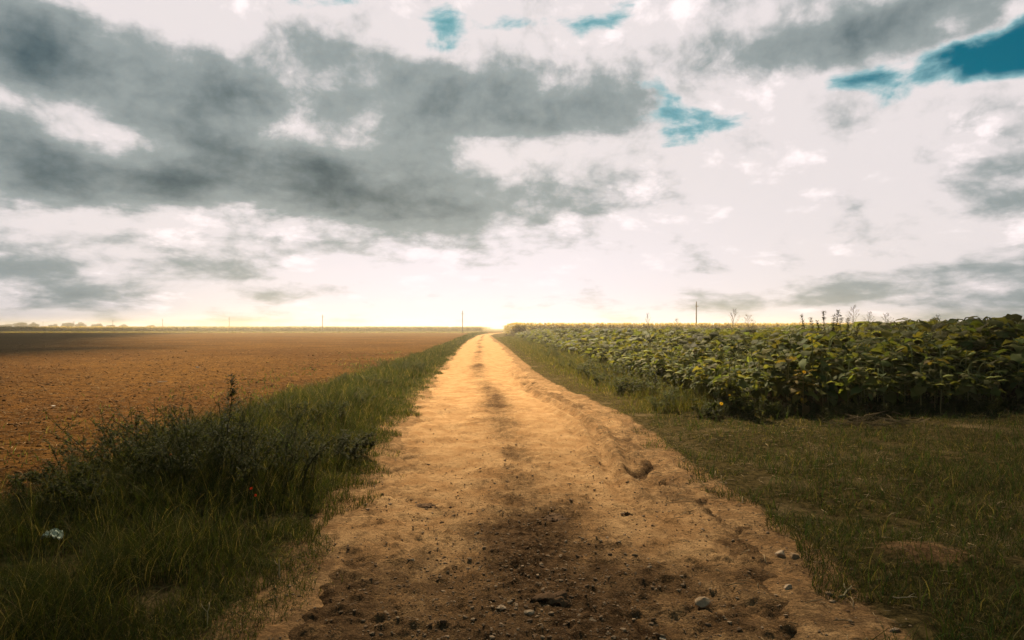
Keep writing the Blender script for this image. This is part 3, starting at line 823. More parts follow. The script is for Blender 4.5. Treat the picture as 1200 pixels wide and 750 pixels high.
for k, (x, y, h, sp, ns, nl, lab) in enumerate(bushes):
    r = np.random.default_rng(300 + k)
    s_, l_ = weed(r, h, sp, ns, 0.027 if y < 9 else 0.034, WEEDC, int(nl * 1.9))
    if k == 0:                                  # the tall flower spike that overtops the bush
        pts = [(-0.05, 0.05, 0), (-0.02, 0.05, 0.5), (0.03, 0.04, 0.85), (0.02, 0.03, 1.03)]
        v, q, t = tube(pts, [0.006, 0.005, 0.004, 0.002], 5); s_.add(v, q, t, (0.06, 0.06, 0.03))
        m = 420; tt = r.uniform(0.35, 1, m); zz = tt * 1.03; rr = 0.13 * (1.15 - tt) ** 0.8; aa = r.uniform(0, 6.28, m)
        l_.add(*scatter(LEAFLET, np.stack([np.interp(zz, [0, .5, .85, 1.03], [-.05, -.02, .03, .02]) + rr * np.cos(aa) * r.uniform(0, 1, m), 0.04 + rr * np.sin(aa) * r.uniform(0, 1, m), zz], 1), aa, r.uniform(0.02, 0.045, m), r.uniform(-1.0, 0.3, m), tint=np.array([[0.045, 0.052, 0.022]]) * r.uniform(0.6, 1.3, m)[:, None]))
    root = thing('weed_bush', lab, 'weed bush', (x, y, float(ground_h(x, y))), 'weed bushes along the left verge')
    obj('stems', s_.mesh('stems'), M_STEM, root); obj('foliage', l_.mesh('foliage'), M_LEAF, root)

# weeds under and in front of the sunflowers: too many to tell apart
wg = Geo(); r = np.random.default_rng(77); tmpl = []
for k in range(6):
    s_, l_ = weed(r, 0.55, 0.5, 6, 0.05, (0.062, 0.070, 0.018), 520); g = Geo(); g.add_geo(s_); g.add_geo(l_); tmpl.append(g.arrays())
for k in range(150):
    y = 11.6 * (95 / 11.6) ** r.uniform(); x0 = sun_l(y); x = x0 - r.uniform(-0.5, 1.3) * (1 if y > 13 else 0.7)
    if x < road_r(y) + 0.35: continue
    s = r.uniform(0.7, 1.5) * (1.15 if x > x0 - 0.5 else 0.75)
    wg.add_geo(tmpl[k % 6], rotz(r.uniform(0, 6.28)) * s, (x, y, float(ground_h(x, y))), r.uniform(0.8, 1.25))
for k in range(150):
    x = r.uniform(3.3, 11); y = float(sun_f(x)) + r.uniform(-0.15, 1.2); s = r.uniform(0.35, 0.75)
    wg.add_geo(tmpl[k % 6], rotz(r.uniform(0, 6.28)) * s, (x, y, float(ground_h(x, y))), r.uniform(0.6, 1.0))
tag(obj('roadside_weeds', wg.mesh('roadside_weeds'), M_LEAF), 'low tangled weeds along the foot of the sunflowers', 'weeds', kind='stuff')


# ------------------------------------------------------------------ sunflowers
def big_leaf(L, ns, na, droop, fold, r):
    """heart-shaped leaf along +x, drooping"""
    ts = np.linspace(0, 1, ns); prof = np.interp(ts, [0, 0.1, 0.25, 0.42, 0.62, 0.82, 1], [0.26, 0.44, 0.5, 0.45, 0.31, 0.14, 0.0]) * L * 0.9
    ss = np.linspace(-1, 1, na); V = []
    ph = r.uniform(0, 6)
    x = z = 0.0; ang = 0.0; dl = L / (ns - 1)
    for i, t in enumerate(ts):
        if i: ang = -droop * t; x += math.cos(ang) * dl; z += math.sin(ang) * dl
        for s in ss:
            back = -0.16 * L * (1 - min(t / 0.3, 1)) * abs(s) ** 1.5
            wav = 0.05 * L * math.sin(t * 11 + ph + s * 2) * abs(s)
            V.append((x + back, s * prof[i], z + fold * abs(s) * prof[i] + wav))
    Q = [(i * na + j, (i + 1) * na + j, (i + 1) * na + j + 1, i * na + j + 1) for i in range(ns - 1) for j in range(na - 1)]
    return np.array(V), np.array(Q)


def sunflower(r, h, lod=0, yellow=0.0, nodir=None, showy=False):
    stem, leaves, head, bract = Geo(), Geo(), Geo(), Geo()
    nd = r.normal(0, 0.15) if nodir is None else nodir
    d = np.array([math.cos(nd), math.sin(nd), 0]); R = r.uniform(0.14, 0.22) if showy else r.uniform(0.04, 0.075); hb = h - R * 0.8
    lean = r.normal(0, 0.05, 2)
    base = lambda t: np.array([lean[0] * t * h, lean[1] * t * h, hb * t])
    pts = [base(t) for t in np.linspace(0, 1, 5)]
    c0 = pts[-1]
    for a in np.linspace(0.35, r.uniform(2.75, 3.25), 6):
        pts.append(c0 + d * R * (1 - math.cos(a)) + np.array([0, 0, R * math.sin(a)]))
    stemc = np.array((0.25, 0.25, 0.09)) * (1 - yellow) + np.array((0.28, 0.19, 0.07)) * yellow
    nn = 6 if lod == 0 else 3
    rad = np.concatenate([np.linspace(0.012, 0.009, 5), np.linspace(0.009, 0.006, 6)])
    if lod: pts = pts[::2] + [pts[-1]]; rad = np.interp(np.linspace(0, 1, len(pts)), np.linspace(0, 1, 11), rad)
    v, q, t = tube(pts, rad, nn, False)
    stem.add(v, q, t, np.where(v[:, 2:3] < 0.25 * h, stemc * np.array([1.0, 0.8, 0.8]), stemc))
    # head
    if True: pts[-1] = pts[-1] - np.array([0, 0, r.uniform(0.02, 0.16) if showy else r.uniform(0.0, 0.06)])
    e = np.array(pts[-1]); fd = np.array(pts[-1]) - np.array(pts[-2]); fd /= np.linalg.norm(fd)
    hr = (r.uniform(0.075, 0.10) if showy else r.uniform(0.055, 0.08)) * (1 if lod == 0 else 1.1)
    zax = -fd; xax = np.cross(zax, [0, 1, 0.1]); xax /= np.linalg.norm(xax); yax = np.cross(zax, xax)
    FR = np.stack([xax, yax, zax], 1)
    na = 14 if lod == 0 else 6
    rings = [(0.0, 0.012), (0.35, 0.010), (0.8, 0.0), (1.0, -0.016), (0.85, -0.028), (0.0, -0.020)]
    V = []; 
    for (rr, zz) in rings:
        for k in range(na): V.append((rr * hr * math.cos(6.283 * k / na), rr * hr * math.sin(6.283 * k / na), zz * hr / 0.07))
    Q = [(i * na + k, i * na + (k + 1) % na, (i + 1) * na + (k + 1) % na, (i + 1) * na + k) for i in range(5) for k in range(na)]
    hc = np.array((0.27, 0.28, 0.085)); cs = np.repeat(np.array([hc * 0.8, hc, hc * 1.2, (0.30, 0.27, 0.07), (0.17, 0.14, 0.045), (0.13, 0.10, 0.035)]), na, 0)
    head.add(np.array(V) @ FR.T + e + fd * 0.012, Q, None, cs)
    nb = 22 if lod == 0 else 8
    for k in range(nb):
        a = 6.283 * k / nb + r.uniform(-.1, .1); L = hr * r.uniform(0.35, 0.6); w = hr * 0.14
        p = np.array([(0.9 * hr * math.cos(a), 0.9 * hr * math.sin(a), -0.008)]); o_ = np.array([math.cos(a), math.sin(a), r.uniform(-0.5, 0.45)]); sd = np.array([-math.sin(a), math.cos(a), 0])
        V = np.concatenate([p - sd * w, p + sd * w, p + o_ * L]) @ FR.T + e + fd * 0.012
        bract.add(V, None, [(0, 1, 2)], np.array((0.38, 0.37, 0.10)) * r.uniform(0.7, 1.2))
    # leaves
    nl = int(r.integers(17, 22)) if lod == 0 else (11 if lod == 1 else 7)
    ga = r.uniform(0, 6.28)
    for k in range(nl):
        f = (0.40 if showy else 0.24) + (0.50 if showy else 0.82) * max(0.0, (k + r.uniform(-.3, .3)) / nl) ** 0.8
        a = ga + k * 2.4 + r.normal(0, 0.3); p = base(min(max(f, 0.15), 1.03))
        L = h * r.uniform(0.16, 0.25) * (1.15 - 0.30 * max(0, f - 0.75) / 0.25) * (0.75 if f < 0.3 else 1.0)
        L = min(max(L, 0.10), 0.28) * (0.72 if showy and f > 0.6 else 1.0)
        if lod == 2: L *= 1.45
        ns, naa = (7, 5) if lod == 0 else ((5, 3) if lod == 1 else (3, 3))
        v, q = big_leaf(L, ns, naa, r.uniform(0.5, 1.5), r.uniform(-0.25, 0.3), r)
        pit = r.uniform(-0.5, 0.35) if f > 0.45 else r.uniform(0.2, 1.1)      # + is downwards
        pl = L * r.uniform(0.45, 0.7)
        dead = f < 0.36 and r.uniform() < 0.75
        if dead: pit = r.uniform(0.9, 1.35)
        Mz = rotz(a); tip = p + Mz @ np.array([pl * 0.85, 0, pl * (0.45 if not dead else -0.3)])
        v = (v @ roty(pit).T) @ rotx(r.normal(0, 0.3)).T @ Mz.T + tip
        g_ = np.array((0.118, 0.128, 0.032)) * r.uniform(0.65, 1.35) * np.array([r.uniform(0.85, 1.3), 1, r.uniform(0.8, 1.3)])
        if yellow and r.uniform() < yellow: g_ = np.array((0.20, 0.145, 0.04)) * r.uniform(0.6, 1.2)
        if dead: g_ = np.array((0.10, 0.066, 0.026)) * r.uniform(0.5, 1.3)
        leaves.add(v, q, None, g_)
        if lod < 2:
            v, q, t = tube([p, (p + tip) / 2 + (0, 0, pl * 0.05), tip], [0.004, 0.003, 0.0025], 4 if lod == 0 else 3, False); leaves.add(v, q, t, stemc * 0.9)
    return stem, leaves, head, bract


def canopy_h(x, y):
    dd = np.minimum(x - sun_l(y), np.where(y < 40, (y - sun_f(x)) * 1.0, 99))
    rise = sstep(0.0, 3.2, dd)
    right = sstep(6.5, 10.0, x - 0.35 * (y - 12))
    return (0.84 + (0.50 + 0.30 * right) * rise) * (0.92 + 0.16 * vnoise(x * 0.4, y * 0.4, 90))


# plant positions in rows along the road
r = np.random.default_rng(5)
P = []
for row in np.arange(0, 118, 0.58):
    along = np.arange(11, 112, 0.30) + r.uniform(0, 0.3)
    for yv in along:
        if yv > 24 and (r.uniform() > (0.55 if yv < 45 else 0.30)): continue
        xv = 4.35 - 0.033 * yv + row
        if xv > 0.88 * yv + 4.0: continue
        P.append((xv + r.normal(0, 0.06), yv + r.normal(0, 0.07)))
P = np.array(P)
P = P[(P[:, 1] > sun_f(P[:, 0])) & (P[:, 0] > sun_l(P[:, 1]) - 0.1)]
P = P[r.uniform(0, 1, len(P)) > 0.06]
dist = np.minimum(P[:, 0] - sun_l(P[:, 1]), np.where(P[:, 1] < 20, P[:, 1] - sun_f(P[:, 0]), 99))
score = dist * 1.6 + P[:, 1] * 0.45
order = np.argsort(score)
hero, rest = P[order[:285]], P[order[285:]]
HS = canopy_h(hero[:, 0], hero[:, 1]) * r.uniform(0.80, 1.18, len(hero))
protos = []
for k in range(14):
    rr = np.random.default_rng(500 + k); yel = 0.0 if k < 11 else (0.3, 0.55, 0.75)[k - 11]
    protos.append([g.mesh(nm) for g, nm in zip(sunflower(rr, 1.0, 0, yel, None, k < 6), ('stem', 'foliage', 'flower_head', 'bracts'))])
roots = {}
for i, ((x, y), h) in enumerate(zip(hero, HS)):
    front = y - sun_f(x) < 0.75 and y < 14.5
    px = 600 + 800 * x / y
    if front and 895 < px < 945: k = 11 + (i % 3)
    elif r.uniform() < 0.05: k = 11
    elif (front and r.uniform() < 0.75) or (x - sun_l(y) < 1.3 and r.uniform() < 0.6) or r.uniform() < 0.12: k = int(r.integers(0, 6))
    else: k = int(r.integers(6, 11))
    yellowish = k >= 12
    if yellowish: lab = 'wilting yellow leaved sunflower in the front row of the clearing'; grp = 'wilting sunflowers'
    elif front: lab = 'green nodding sunflower in the front row facing the grass clearing'; grp = 'sunflowers of the front row by the clearing'
    elif x - sun_l(y) < 1.3: lab = 'green nodding sunflower at the field edge along the road'; grp = 'sunflowers at the edge along the road'
    else: lab = 'green nodding sunflower standing behind the front row in the dense field'; grp = 'sunflowers inside the field'
    loc = (x, y, float(ground_h(x, y))); rz = r.normal(-1.57, 0.8) if front else (r.normal(3.5, 0.8) if x - sun_l(y) < 1.5 else r.uniform(0, 6.283))
    if k not in roots:
        root = thing('sunflower', lab, 'sunflower', loc, grp, rz, h)
        obj('stem', protos[k][0], M_STEM, root); obj('foliage', protos[k][1], M_LEAF, root)
        hd = obj('flower_head', protos[k][2], M_STEM, root); obj('bracts', protos[k][3], M_LEAF, hd)
        roots[k] = root
    else:
        dup(roots[k], loc, rz, h, lab, grp)

fs = Geo()
def tm_of(lod, k):
    g = Geo(); rr = np.random.default_rng(700 + lod * 20 + k)
    for p in sunflower(rr, 1.0, lod): g.add_geo(p)
    return g.arrays()
T1 = [tm_of(1, k) for k in range(8)]; T2 = [tm_of(2, k) for k in range(8)]
nearm = rest[:, 1] < 26
for sel, TT in ((rest[nearm], T1), (rest[~nearm], T2)):
    k = r.integers(0, 8, len(sel)); hh = canopy_h(sel[:, 0], sel[:, 1]) * r.uniform(0.85, 1.12, len(sel)); gz_ = ground_h(sel[:, 0], sel[:, 1])
    for j in range(8):
        s = k == j
        if not s.any(): continue
        wid = np.stack([hh[s] * (1.0 + 0.004 * sel[s, 1]), hh[s] * (1.0 + 0.004 * sel[s, 1]), hh[s]], 1)
        fs.add(*scatter(TT[j], np.stack([sel[s, 0], sel[s, 1], gz_[s]], 1), r.uniform(0, 6.283, s.sum()), wid, tint=r.uniform(0.75, 1.25, s.sum())))
tag(obj('sunflower_crop', fs.mesh('sunflower_crop'), M_LEAF), 'dense green sunflower crop stretching back from the front rows', 'sunflower field', kind='stuff')


# ------------------------------------------------------------------ maize blocks
def maize(r, h, nl, tan):
    g = Geo(); green = np.array((0.12, 0.12, 0.035)); dry = np.array((0.40, 0.29, 0.11)); lc = green * (1 - tan) + dry * tan
    v, q, t = tube([(0, 0, 0), (0, 0, h * 0.5), (0.02, 0, h * 0.88)], [0.015, 0.012, 0.007], 3, False); g.add(v, q, t, lc)
    for k in range(nl):
        a = k * 3.14 + r.normal(0, 0.5); z = h * (0.2 + 0.65 * k / nl); L = h * 0.32; w = 0.04
        pts = np.array([(0, 0), (0.45, 0.28), (0.85, 0.22), (1.1, -0.08)]) * L; ws = [w * 0.6, w, w * 0.7, 0.0]; V = []
        for (rr, zz), ww in zip(pts, ws):
            c = np.array([math.cos(a) * rr, math.sin(a) * rr, z + zz]); s = np.array([-math.sin(a), math.cos(a), 0]) * ww; V += [c - s, c + s]
        g.add(V, [(0, 1, 3, 2), (2, 3, 5, 4), (4, 5, 7, 6)], None, lc * r.uniform(0.7, 1.3))
    for k in range(6):
        a = r.uniform(0, 6.28); L = h * 0.13; e = np.array([math.cos(a) * r.uniform(0.2, 0.7), math.sin(a) * r.uniform(0.2, 0.7), 1.0]) * L; s = np.array([-math.sin(a), math.cos(a), 0]) * 0.012
        b0 = np.array([0.02, 0, h * 0.86]); g.add([b0 - s, b0 + s, b0 + e], None, [(0, 1, 2)], np.array((0.45, 0.33, 0.14)) * r.uniform(0.8, 1.2))
    return g.arrays()


rr = np.random.default_rng(40)
MZ = [maize(rr, 1.0, 7, t) for t in (0.55, 0.75, 0.9, 0.65, 0.8, 0.5)]


def maize_block(name, lab, pts, hmin, hmax, wide):
    g = Geo(); n = len(pts); k = rr.integers(0, 6, n); h = rr.uniform(hmin, hmax, n)
    for j in range(6):
        s = k == j
        if s.any(): g.add(*scatter(MZ[j], np.stack([pts[s, 0], pts[s, 1], np.zeros(s.sum())], 1), rr.uniform(0, 6.28, s.sum()), np.stack([h[s] * wide, h[s] * wide, h[s]], 1), tint=rr.uniform(0.8, 1.2, s.sum())))
    tag(obj(name, g.mesh(name), M_LEAF), lab, 'maize field', kind='stuff')


y = np.concatenate([rr.uniform(112, 118, 2600), 112 * (330 / 112) ** rr.uniform(0, 1, 4200), rr.uniform(108, 235, 1500)])
xl = np.where(y < 235, road_r(y) + 3.6, 0)
x = np.concatenate([xl[:2600] + rr.uniform(0, 1, 2600) * 95, xl[2600:6800] + rr.uniform(0, 1, 4200) * (0.8 * y[2600:6800]), xl[6800:] + rr.uniform(0, 1.6, 1500)])
x = np.where(y > 235, np.maximum(x, 3 + (y - 235) * 0.3), x)
maize_block('maize_crop', 'tan tasselled maize standing behind the sunflowers right of the road', np.stack([x, y], 1), 2.15, 2.55, 1.5)
y = np.concatenate([rr.uniform(268, 278, 5200), rr.uniform(278, 420, 3500)]); x = -12 - rr.uniform(0, 1, len(y)) * (y * 0.85)
maize_block('distant_maize_crop', 'thin yellow green strip of maize on the left horizon', np.stack([x, y], 1), 1.75, 2.3, 2.2)
n = 16000; y = rr.uniform(205, 262, n); x = -11 - rr.uniform(0, 1, n) * (y * 0.85)
g = Geo(); g.add(*blades(x, y, rr.uniform(0.25, 0.6, n), np.full(n, 0.07), rr.uniform(0.2, 0.8, n), rr.uniform(0, 6.28, n), gcol(n, (0.14, 0.125, 0.035), 0.3, 0.3, (0.3, 0.23, 0.09)), base_z=np.zeros(n)))
tag(obj('stubble_strip', g.mesh('stubble_strip'), M_GRASS), 'yellow green strip of low growth at the far end of the ploughed field', 'grass', kind='stuff')

# ------------------------------------------------------------------ utility poles
Z0 = 160.0
pole_labels = ['weathered utility pole rising behind the sunflower field right of the road', 'tallest utility pole standing just left of where the road ends',
               'utility pole second from the road end, on the left horizon', 'utility pole third from the road end, on the left horizon',
               'utility pole fourth from the road end, right of the dark tree clumps', 'thin utility pole at the right end of the row of dark trees',
               'thin utility pole standing above the widest dark tree', 'faint utility pole between two dark tree clumps near the left edge', 'farthest faintest utility pole above trees at the left edge']
PH = 6.9


def pole_parts():
    g = Geo(); v, q, t = tube([(0, 0, -0.3), (0, 0, PH * 0.5), (0.02, 0, PH)], [0.15, 0.125, 0.095], 10); g.add(v, q, t, (0.19, 0.135, 0.085))
    arm = Geo()
    b = np.array([(-.55, -.05, -.05), (.55, -.05, -.05), (.55, .05, -.05), (-.55, .05, -.05), (-.55, -.05, .05), (.55, -.05, .05), (.55, .05, .05), (-.55, .05, .05)]) * np.array([1, 1, 1.0])
    arm.add(b + (0, -0.145, PH - 1.0), [(0, 3, 2, 1), (4, 5, 6, 7), (0, 1, 5, 4), (1, 2, 6, 5), (2, 3, 7, 6), (3, 0, 4, 7)], None, (0.17, 0.12, 0.08))
    ins = []
    for s in (-0.48, 0.48):
        i_ = Geo(); v, q, t = tube([(s, -0.145, PH - 0.95), (s, -0.145, PH - 0.88), (s, -0.145, PH - 0.80), (s, -0.145, PH - 0.74)], [0.02, 0.06, 0.05, 0.02], 8); i_.add(v, q, t, (0.3, 0.28, 0.25)); ins.append(i_)
    return g, arm, ins


pg, ag, ins = pole_parts(); pme, ame, ime = pg.mesh('shaft'), ag.mesh('crossarm', False), [q.mesh('insulator') for q in ins]
proot = None
for i, lab in enumerate(pole_labels):
    z = Z0 * (1 + 0.335 * i); x = Z0 / F * (216 - 293.5 * i)
    h = {0: 1.12, 1: 1.0}.get(i, 1.0 - 0.01 * i)
    if proot is None:
        proot = thing('utility_pole', lab, 'utility pole', (x, z, 0), 'utility poles crossing the horizon', 0.75, h)
        obj('shaft', pme, M_WOOD, proot); a = obj('crossarm', ame, M_WOOD, proot)
        for m in ime: obj('insulator', m, M_STONE, a)
    else: dup(proot, (x, z, 0), 0.75, h, lab, 'utility poles crossing the horizon')


# ------------------------------------------------------------------ trees on the left horizon
def tree_parts(r, h, w):
    tr, cr = Geo(), Geo()
    v, q, t = tube([(0, 0, 0), (0.05, 0, h * 0.3), (0, 0.05, h * 0.75)], [0.22, 0.17, 0.06], 7); tr.add(v, q, t, (0.06, 0.045, 0.03))
    cen = []
    for k in range(9):
        a = r.uniform(0, 6.28); rad = w * 0.33 * math.sqrt(r.uniform()); c = np.array([math.cos(a) * rad, math.sin(a) * rad, h * r.uniform(0.38, 0.78)]); cen.append(c)
        v, q, t = tube([(0, 0, h * 0.25), c * np.array([.5, .5, .8]), c], [0.08, 0.05, 0.02], 4, False); tr.add(v, q, t, (0.06, 0.045, 0.03))
    P = []; 
    for c in cen:
        m = 170; d = r.normal(size=(m, 3)); d /= np.linalg.norm(d, axis=1)[:, None]; P.append(c + d * (r.uniform(0.5, 1, m) ** 0.5)[:, None] * np.array([w * 0.22, w * 0.22, h * 0.2]))
    P = np.concatenate(P); n = len(P)
    cr.add(*scatter(leaflet(1, 0.5, 0.2), P, r.uniform(0, 6.28, n), r.uniform(0.35, 0.75, n), r.uniform(-1, 1, n), tint=np.array([[0.020, 0.026, 0.013]]) * r.uniform(0.5, 1.5, n)[:, None]))
    return tr.mesh('trunk'), cr.mesh('crown')


trees = [(4, 380.0, 16, 'dark low tree cut by the left edge of the picture'), (17, 378.0, 14, 'rounded dark tree below the farthest pole'), (24, 379.5, 12, 'lower dark tree right of the rounded one at far left'),
         (39, 378.0, 9, 'small pointed dark tree just left of the faint pole'), (55, 379.8, 8, 'tiny flat dark tree right of the faint pole'), (63, 380.2, 8, 'lowest tiny dark tree left of the widest pair'),
         (79, 378.2, 12, 'left tree of the widest dark pair on the horizon'), (88, 378.0, 13, 'right tree of the widest dark pair, below a thin pole'), (100, 379.0, 11, 'single dark round tree right of the widest pair'),
         (114, 380.2, 11, 'flat dark tree between the round tree and the next pole'), (124, 380.6, 9, 'low dark tree left of the pole at the row end'), (134, 380.2, 10, 'dark tree just right of the pole at the row end'), (142, 380.8, 9, 'last low tree of the row before open horizon'),
         (172, 381.0, 9, 'isolated tiny dark tree left of the fourth pole'), (347, 382.2, 6, 'lone tiny shrubby tree on the horizon between two poles')]
tm = [tree_parts(np.random.default_rng(60 + k), 6.0, 8.0) for k in range(4)]
for k, (px, top, w, lab) in enumerate(trees):
    y = 640.0 if px < 300 else 430.0; x = (px - 600) / F * y
    h = CAM_H + (384 - top) / F * y; sw = w / F * y / 8.0
    root = thing('tree', lab, 'tree', (x, y + (k % 3) * 8, 0), 'trees on the left horizon', k * 1.7); root.scale = (sw * 1.15, sw * 1.15, h / 5.6)
    obj('trunk', tm[k % 4][0], M_WOOD, root); obj('crown', tm[k % 4][1], M_LEAF, root)


# ------------------------------------------------------------------ single plants standing out
def seed_grass(r, h):
    st_, se = Geo(), Geo(); lx = r.normal(0, 0.10) * h
    pts = [(lx * t ** 2, 0, h * t) for t in np.linspace(0, 1, 6)]
    v, q, t = tube(pts, np.linspace(0.006, 0.0025, 6), 4, False); st_.add(v, q, t, (0.2, 0.16, 0.08))
    for k in range(22):
        f = 0.74 + 0.26 * k / 22; a = r.uniform(0, 6.28); L = h * 0.16 * (1.2 - (f - 0.74) / 0.26)
        b = np.array([lx * f * f, 0, h * f]); e = b + np.array([math.cos(a) * 0.6, math.sin(a) * 0.6, 0.75]) * L
        v, q, t = tube([b, (b + e) / 2 + (0, 0, L * 0.06), e], [0.0022, 0.0018, 0.0012], 3, False); se.add(v, q, t, (0.22, 0.16, 0.08))
        m = 8; pp = b + (e - b) * r.uniform(0.3, 1, m)[:, None] + r.normal(0, 0.008, (m, 3))
        se.add(*scatter(LEAFLET, pp, r.uniform(0, 6.28, m), r.uniform(0.014, 0.028, m), r.uniform(-1.3, 0, m), tint=np.tile([[0.20, 0.145, 0.07]], (m, 1))))
    for k in range(4):
        z = h * (0.2 + 0.13 * k); n1 = 1
        st_.add(*blades(np.array([0.0]), np.array([0.0]), np.array([h * 0.35]), np.array([0.009]), np.array([1.0]), np.array([r.uniform(0, 6.28)]), np.array([[0.08, 0.09, 0.03]]), base_z=np.array([z])))
    return st_.mesh('stalk'), se.mesh('seed_plume')


for k, (px, py, y, lab) in enumerate([(853, 365, 15.5, 'feathery seed grass above the sunflowers, right of the pole'), (883, 371, 14.5, 'short brown seed grass plume between feathery stalk and weed clump'),
                                      (763, 369, 24.0, 'thin faint seed grass stalk left of the pole in the field'), (1003, 361, 15.5, 'tallest feathery seed grass right of the dark weed clump'),
                                      (1011, 367, 15.8, 'leaning seed grass touching the tallest feathery one'), (1041, 369, 15.0, 'single seed grass with spreading plume before blue grey sky'), (1085, 373, 14.5, 'thin bare seed grass tip near the right sunflowers'), (790, 376, 22.0, 'very short seed grass tip left of the pole base')]):
    x = (px - 600) / F * y; h = CAM_H + (384 - py) / F * y
    root = thing('seed_grass', lab, 'seed grass', (x, y, float(ground_h(x, y))), 'seed grasses overtopping the sunflowers')
    a, b = seed_grass(np.random.default_rng(800 + k), h); obj('stalk', a, M_STEM, root); obj('seed_plume', b, M_STRAW, root)

# dark tall weed clump above the canopy
r = np.random.default_rng(91); sg_, lg = Geo(), Geo()
for (dx, h) in ((-0.62, 1.86), (-0.45, 1.78), (-0.28, 1.72), (-0.14, 1.94), (0.02, 1.86), (0.12, 1.96), (0.3, 1.84), (0.45, 1.8), (0.6, 1.66)):
    b = np.array([dx * 0.4, r.normal(0, 0.12), 0]); e = np.array([dx, r.normal(0, 0.15), h])
    v, q, t = tube([b, (b + e) / 2 + (0.03, 0, 0.05), e], [0.012, 0.008, 0.003], 5); sg_.add(v, q, t, (0.07, 0.055, 0.03))
    m = 330; f = r.uniform(0.45, 1, m); p = b + (e - b) * f[:, None]; rad = 0.11 * (1.25 - f); a = r.uniform(0, 6.28, m); u = r.uniform(0.1, 1, m)
    p = p + np.stack([rad * np.cos(a) * u, rad * np.sin(a) * u, np.zeros(m)], 1)
    lg.add(*scatter(LEAFLET, p, a, r.uniform(0.025, 0.06, m), r.uniform(-1.1, 0.1, m), tint=np.array([[0.050, 0.048, 0.022]]) * r.uniform(0.5, 1.4, m)[:, None]))
x, y = (972 - 600) / F * 16.0, 16.0
root = thing('tall_weed', 'dark upright weed clump sticking out above the sunflower canopy', 'weed', (x, y, float(ground_h(x, y))))
obj('stems', sg_.mesh('stems'), M_STEM, root); obj('foliage', lg.mesh('foliage'), M_LEAF, root)

# arching broad grass plant on the left verge
r = np.random.default_rng(17); n = 15
g = Geo(); ang = r.uniform(0, 6.28, n)
g.add(*blades(r.normal(0, 0.10, n), r.normal(0, 0.06, n), r.uniform(0.35, 0.66, n), r.uniform(0.008, 0.014, n), r.uniform(0.4, 1.3, n), ang, np.array([[0.085, 0.125, 0.05]]) * r.uniform(0.7, 1.3, n)[:, None], base_z=np.zeros(n), seg=8))
x, y = -2.45, 7.4
tag(obj('broad_grass', g.mesh('broad_grass'), M_GRASS, None, (x, y, float(ground_h(x, y)))), 'pale arching broad bladed grass plant on the left verge', 'grass plant')


def flower(name, lab, cat, x, y, h, c, size, group=None, petals=9):
    st_, pe = Geo(), Geo()
    v, q, t = tube([(0, 0, 0), (0.01, 0, h * 0.6), (0, -0.01, h)], [0.004, 0.003, 0.0025], 5); st_.add(v, q, t, (0.06, 0.08, 0.03))
    Mt = rotx(1.0)
    for k in range(petals):
        a = 6.283 * k / petals; M = Mt @ rotz(a)
        v = np.array([(0.15, 0, 0), (0.6, 0.26, 0.08), (0.6, -0.26, 0.08), (1, 0, 0.02), (0.6, 0, 0)]) * size
        pe.add(v @ M.T + (0, -0.012, h), None, [(0, 4, 1), (0, 2, 4), (1, 4, 3), (4, 2, 3)], c)
    ce = Geo(); vv, qq, tt, _ = rock_template(2, 5); ce.add(vv @ Mt.T * size * 0.24 + (0, -0.014, h), None, tt, np.array(c) * np.array([0.6, 0.4, 0.5]))
    root = thing(name, lab, cat, (x, y, float(ground_h(x, y))), group)
    obj('stem', st_.mesh('stem'), M_STEM, root); b = obj('petals', pe.mesh('petals'), M_LEAF, root); obj('flower_centre', ce.mesh('flower_centre'), M_STEM, root)


def at_depth(px, py, y): return (px - 600) / F * y, CAM_H - (py - 384) / F * y
yellowc = (0.75, 0.42, 0.02); redc = (0.55, 0.05, 0.02)
for nm, lab, px, py, d, c, s, grp in [('yellow_flower', 'open yellow flower in the weeds before the sunflower stems', 845, 473, 11.6, yellowc, 0.036, 'yellow flowers by the sunflowers'),
                                      ('yellow_flower', 'smaller yellow flower above right of the open one in the weeds', 855, 463, 11.8, yellowc, 0.022, 'yellow flowers by the sunflowers'),
                                      ('yellow_flower', 'small orange yellow flower among leaves of the front row', 942, 436, 11.9, yellowc, 0.035, 'yellow flowers by the sunflowers'),
                                      ('red_flower', 'upper of two tiny red flowers in the left verge grass', 295, 572, 5.6, redc, 0.014, 'red flowers in the left verge'), ('red_flower', 'lower of two tiny red flowers in the left verge grass', 300, 580, 5.55, redc, 0.013, 'red flowers in the left verge'),
                                      ('red_flower', 'tiny orange red flower before the largest weed bush', 201, 532, 5.9, (0.6, 0.14, 0.03), 0.012, 'red flowers in the left verge')]:
    x, h = at_depth(px, py, d); flower(nm, lab, nm.replace('_', ' '), x, d, max(0.08, h - float(ground_h(x, d))), c, s, grp)

# brush heap in front of the sunflowers
r = np.random.default_rng(33); g = Geo()
for k in range(85):
    c = np.array([r.normal(0, 0.36), r.normal(0, 0.12), abs(r.normal(0, 0.07)) + 0.02]); a = r.uniform(0, 6.28); L = r.uniform(0.1, 0.32); d = np.array([math.cos(a), math.sin(a) * 0.6, r.uniform(-0.1, 0.6)])
    v, q, t = tube([c - d * L, c + r.normal(0, 0.03, 3), c + d * L], [0.006, 0.005, 0.002], 4); v[:, 2] = np.maximum(v[:, 2], 0.0); g.add(v, q, t, np.array((0.13, 0.095, 0.05)) * r.uniform(0.6, 1.7))
x, y = ground_at(1024, 503)
tag(obj('brush_heap', g.mesh('brush_heap'), M_STRAW, None, (x, y, float(ground_h(x, y)))), 'low heap of dry brown twigs on the grass before the sunflowers', 'brush heap')

